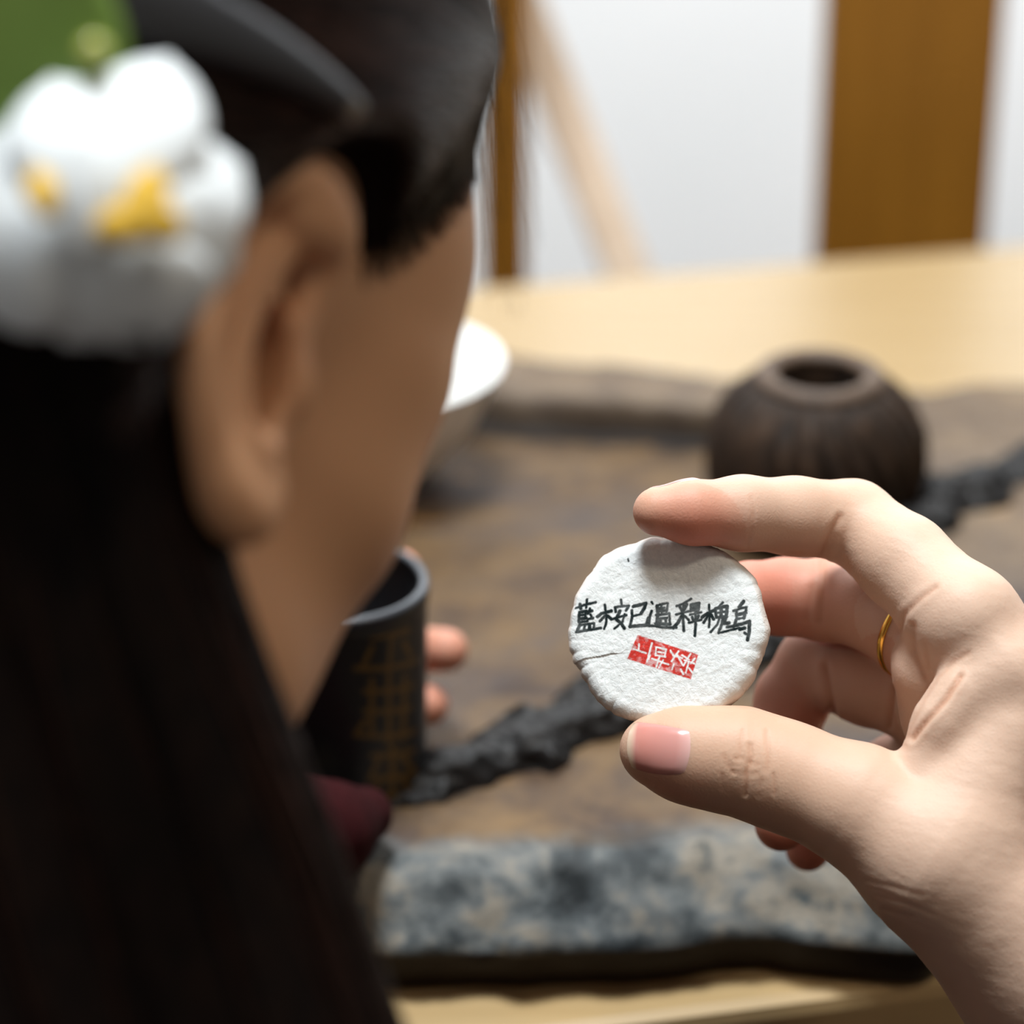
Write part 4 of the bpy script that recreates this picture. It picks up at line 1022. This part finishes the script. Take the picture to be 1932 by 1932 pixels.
def broad_leaf(name, root, tip, width, bow):
    a, b_ = V(*root), V(*tip); d = b_ - a; ln = np.linalg.norm(d); d /= ln
    n = np.array([0.0, 0.35, -1.0]); n -= d * (n @ d); n /= np.linalg.norm(n); sdv = np.cross(d, n); vs_, fs = [], []
    for side in (0, 1):
        for i in range(17):
            t = i / 16; w = width * max(0.03, math.sin(math.pi * (0.06 + 0.94 * t) ** 0.9)) ** 0.7
            for j in range(9):
                u = (j - 4) / 4
                vs_.append(a + d * ln * t + sdv * w * u + n * (bow * math.sin(math.pi * t) - 0.22 * width * (1 - abs(u)) * 0.5 - side * 0.05))
    for side in (0, 1):
        o = side * 153
        for i in range(16):
            for j in range(8): fs.append([o + i * 9 + j, o + i * 9 + j + 1, o + (i + 1) * 9 + j + 1, o + (i + 1) * 9 + j])
    per = [i * 9 for i in range(17)] + [16 * 9 + j for j in range(1, 9)] + [i * 9 + 8 for i in range(15, -1, -1)] + list(range(7, 0, -1))
    for p_, q_ in zip(per, per[1:] + per[:1]): fs.append([p_, q_, q_ + 153, p_ + 153])
    return fix_normals(mk(name, to_world(vs_), fs, M_leaf, fl2))
broad_leaf('leaf', (70, 330, 36.75), (40, -190, 35.95), 1.32, 0.10)['label'] = 'green artificial leaf'
bm = bmesh.new(); bmesh.ops.create_uvsphere(bm, u_segments=20, v_segments=12, radius=0.0022); bc = to_world(V(178, 98, 36.0))[0]
sv_ = np.array([v_.co for v_ in bm.verts]) + bc; sf_ = [[v_.index for v_ in f_.verts] for f_ in bm.faces]; bm.free()
mk('leaf_highlight', sv_, sf_, mat_noise('yellow_green_highlight', (0.35, 0.38, 0.08), (0.42, 0.45, 0.12), 50, rough=0.2, bumps=0), fl2)['label'] = 'yellow-green highlight on the leaf, modelled as a small ball'  # small ball stands in for a highlight on the leaf

# ------------------------------------------------------------------ tin held by the left hand
M_tin, N, L, b = new_mat('black_tin')
v = coords(N, L); n1 = noise(N, L, v, 180, 4)
colr = mixc(N, L, n1, (0.004, 0.0045, 0.006), (0.009, 0.0095, 0.012))
gd = attrib(N, 'gold'); mr = N.new('ShaderNodeMapRange'); mr.inputs[1].default_value = -0.02; mr.inputs[2].default_value = 0.03; mr.inputs[3].default_value = 1; mr.inputs[4].default_value = 0
L.new(gd, mr.inputs[0]); colr = mixc(N, L, mr.outputs[0], colr, (0.085, 0.047, 0.008))
L.new(colr, b.inputs['Base Color']); b.inputs['Roughness'].default_value = 0.38
tin_c = V(634, 1098, 69.4); tin_r = 2.31; tin_l = 5.75
tin_ax = np.array([-0.02, -0.905, 0.425]); tin_ax /= np.linalg.norm(tin_ax)          # pointing down
t1 = np.array([1.0, 0, 0]) - tin_ax * tin_ax[0]; t1 /= np.linalg.norm(t1); t2 = np.cross(tin_ax, t1)
if t2[2] > 0: t2 = -t2                                        # towards the viewer
tprof = [(tin_r - 0.16, 0.02), (tin_r - 0.10, -0.05), (tin_r - 0.02, -0.05), (tin_r + 0.03, 0.0), (tin_r + 0.03, 0.30), (tin_r, 0.36)]
tprof += [(tin_r, z) for z in np.linspace(0.42, tin_l - 0.2, 130)] + [(tin_r - 0.05, tin_l - 0.06), (tin_r - 0.2, tin_l), (0.01, tin_l)]
inner = [(0.01, tin_l - 0.3), (tin_r - 0.2, tin_l - 0.3), (tin_r - 0.17, 0.4), (tin_r - 0.16, 0.02)]
def tin_verts(pr, n):
    a = np.arange(n) * 2 * math.pi / n; pr = np.array(pr)
    p = tin_c + pr[:, None, 1:2] * tin_ax + pr[:, None, :1] * (np.cos(a)[None, :, None] * t1 + np.sin(a)[None, :, None] * t2)
    p = p.reshape(-1, 3); m = len(pr); i_ = np.arange(m - 1)[:, None] * n; j_ = np.arange(n)[None]; k_ = (j_ + 1) % n
    return p, np.stack([i_ + j_, i_ + k_, i_ + n + k_, i_ + n + j_], -1).reshape(-1, 4)
GOLD = [[(700, 1196), (770, 1190)], [(737, 1178), (735, 1262)], [(672, 1262), (786, 1246)], [(700, 1222), (690, 1250)], [(760, 1212), (776, 1236)],
        [(700, 1284), (700, 1384)], [(765, 1276), (760, 1390)], [(690, 1304), (780, 1294)], [(690, 1342), (776, 1336)], [(735, 1262), (732, 1400)], [(680, 1388), (786, 1378)], [(690, 1360), (672, 1386)],
        [(716, 1432), (698, 1470)], [(700, 1426), (782, 1416)], [(740, 1408), (740, 1502)], [(698, 1468), (786, 1456)], [(690, 1502), (782, 1492)], [(762, 1430), (780, 1450)], [(716, 1480), (700, 1498)], [(760, 1474), (776, 1490)]]
pv, pf = tin_verts(tprof, 240)
tin = empty('tea_tin', tuple(to_world(tin_c + tin_ax * tin_l)[0]), 'black cylindrical tea tin with gold brush writing held beside the chin', 'tin')
to_ = fix_normals(mk('tin_body', to_world(pv), pf, M_tin, tin))
tp = np.stack([CX + F * pv[:, 0] / pv[:, 2], CY - F * pv[:, 1] / pv[:, 2]], 1)
# writing is laid out on the barrel: arc length around it and height along it
rel = pv - tin_c; hgt = rel @ tin_ax; ang = np.arctan2(rel @ t2, rel @ t1); arc = ang * tin_r
fr = (ang > 0.1) & (ang < 2.0) & (hgt > 0.45)
fidx = np.where(fr)[0]
def barrel(px, py):
    i_ = fidx[np.argmin(((tp[fidx] - np.array([px, py])) ** 2).sum(1))]; return np.array([arc[i_], hgt[i_]])
gdist = np.full(len(pv), 9.0); qb = np.c_[arc[fidx], hgt[fidx]]; bst = np.full(len(fidx), 9.0)
for st in GOLD: bst = np.minimum(bst, polyline_dist(qb, [barrel(*p) for p in st]) - 0.07)
gdist[fidx] = bst; attr(to_, 'gold', gdist)
M_tinrim, N, L, b = new_mat('grey_tin_lining'); b.inputs['Base Color'].default_value = (0.05, 0.055, 0.065, 1); b.inputs['Roughness'].default_value = 0.35; b.inputs['Metallic'].default_value = 0.3
ip, if_ = tin_verts(inner, 120)
lin = fix_normals(mk('lining', to_world(ip), if_, M_band, tin))
lp_, lf_ = tin_verts([(tin_r - 0.17 + 0.13 * math.cos(t) + 0.08, -0.03 + 0.09 * math.sin(t)) for t in np.linspace(0, 2 * math.pi, 10)], 120)
fix_normals(mk('rim', to_world(lp_), lf_, M_tinrim, tin))['label'] = 'grey metal rim of the tin'

# ------------------------------------------------------------------ dress: torso, sleeves and long skirt (coarse, mostly out of view)
UPW = np.array([0, CP, -SP])                                  # world up in view space
nb_ = head_to_view(NECK[2, :3])
Fb = F0 - UPW * (F0 @ UPW); Fb /= np.linalg.norm(Fb); Rb = np.cross(UPW, Fb)
if Rb @ R0 < 0: Rb = -Rb
chest = nb_ - UPW * 9 - Fb * 3; waist = nb_ - UPW * 26 - Fb * 10; hips = nb_ - UPW * 40 - Fb * 14
sr = nb_ + Rb * 14 - UPW * 4; sl_ = nb_ - Rb * 14 - UPW * 4
wr = ARM[0, :3]; el_r = ELBOW
el_l = V(-420, 900, 66.0)
floor_d = lambda p: p - UPW * ((to_world(p)[0][2]) * 100 - 3)
knee_r = hips + Fb * 36 + Rb * 8 - UPW * 4; knee_l = hips + Fb * 36 - Rb * 8 - UPW * 4
def row(p, r): return np.append(p, r)
DR = [np.array([row(nb_ - UPW * 3, 6.0), row(chest, 11.5), row(waist, 11.0), row(hips, 14.0)]),
      np.array([row(sl_, 5.5), row(nb_ - UPW * 5, 6.5), row(sr, 5.5)]),
      np.array([row(sr, 5.2), row(el_r, 4.6), row(el_r * 0.36 + wr * 0.64, 3.7)]),
      np.array([row(sl_, 5.2), row(el_l, 4.6), row(LW[-1, :3], 3.0)]),
      np.array([row(hips, 12.0), row((knee_r + knee_l) / 2, 10.0), row(floor_d((knee_r + knee_l) / 2) + UPW * 9, 11.0)])]
def dress_f(P):
    d = None
    for r_ in DR:
        e, _ = chain(P, r_, 3.0); d = e if d is None else smin(d, e, 3.0)
    return d
ptsd = np.concatenate(DR)[:, :3]
dv, dq = sdf_mesh(dress_f, ptsd.min(0) - 16, ptsd.max(0) + 16, 0.9, 1)
def pv_(px, py, h): return to_view(on_plane(px, py, h)[None])[0]
cuff = np.array([row(LW[-1, :3], 3.0), row(V(300, 1300, 75.0), 2.3), row(pv_(470, 1570, 0.050), 1.5), row(pv_(610, 1568, 0.0435), 1.15), row(pv_(686, 1538, 0.0405), 0.72)])
cf_v, cf_q = sdf_mesh(lambda P: chain(P, cuff, 0.6)[0], cuff[:, :3].min(0) - 4.0, cuff[:, :3].max(0) + 4.0, 0.2, 1)
dvw = np.concatenate([to_world(dv), to_world(cf_v)]); dqq = np.concatenate([dq, cf_q + len(dv)])
if flip: dqq = dqq[:, ::-1].copy()
dress = mk('dress', dvw, np.ascontiguousarray(dqq), M_dress, person); dress['label'] = 'dark maroon long-sleeved dress'
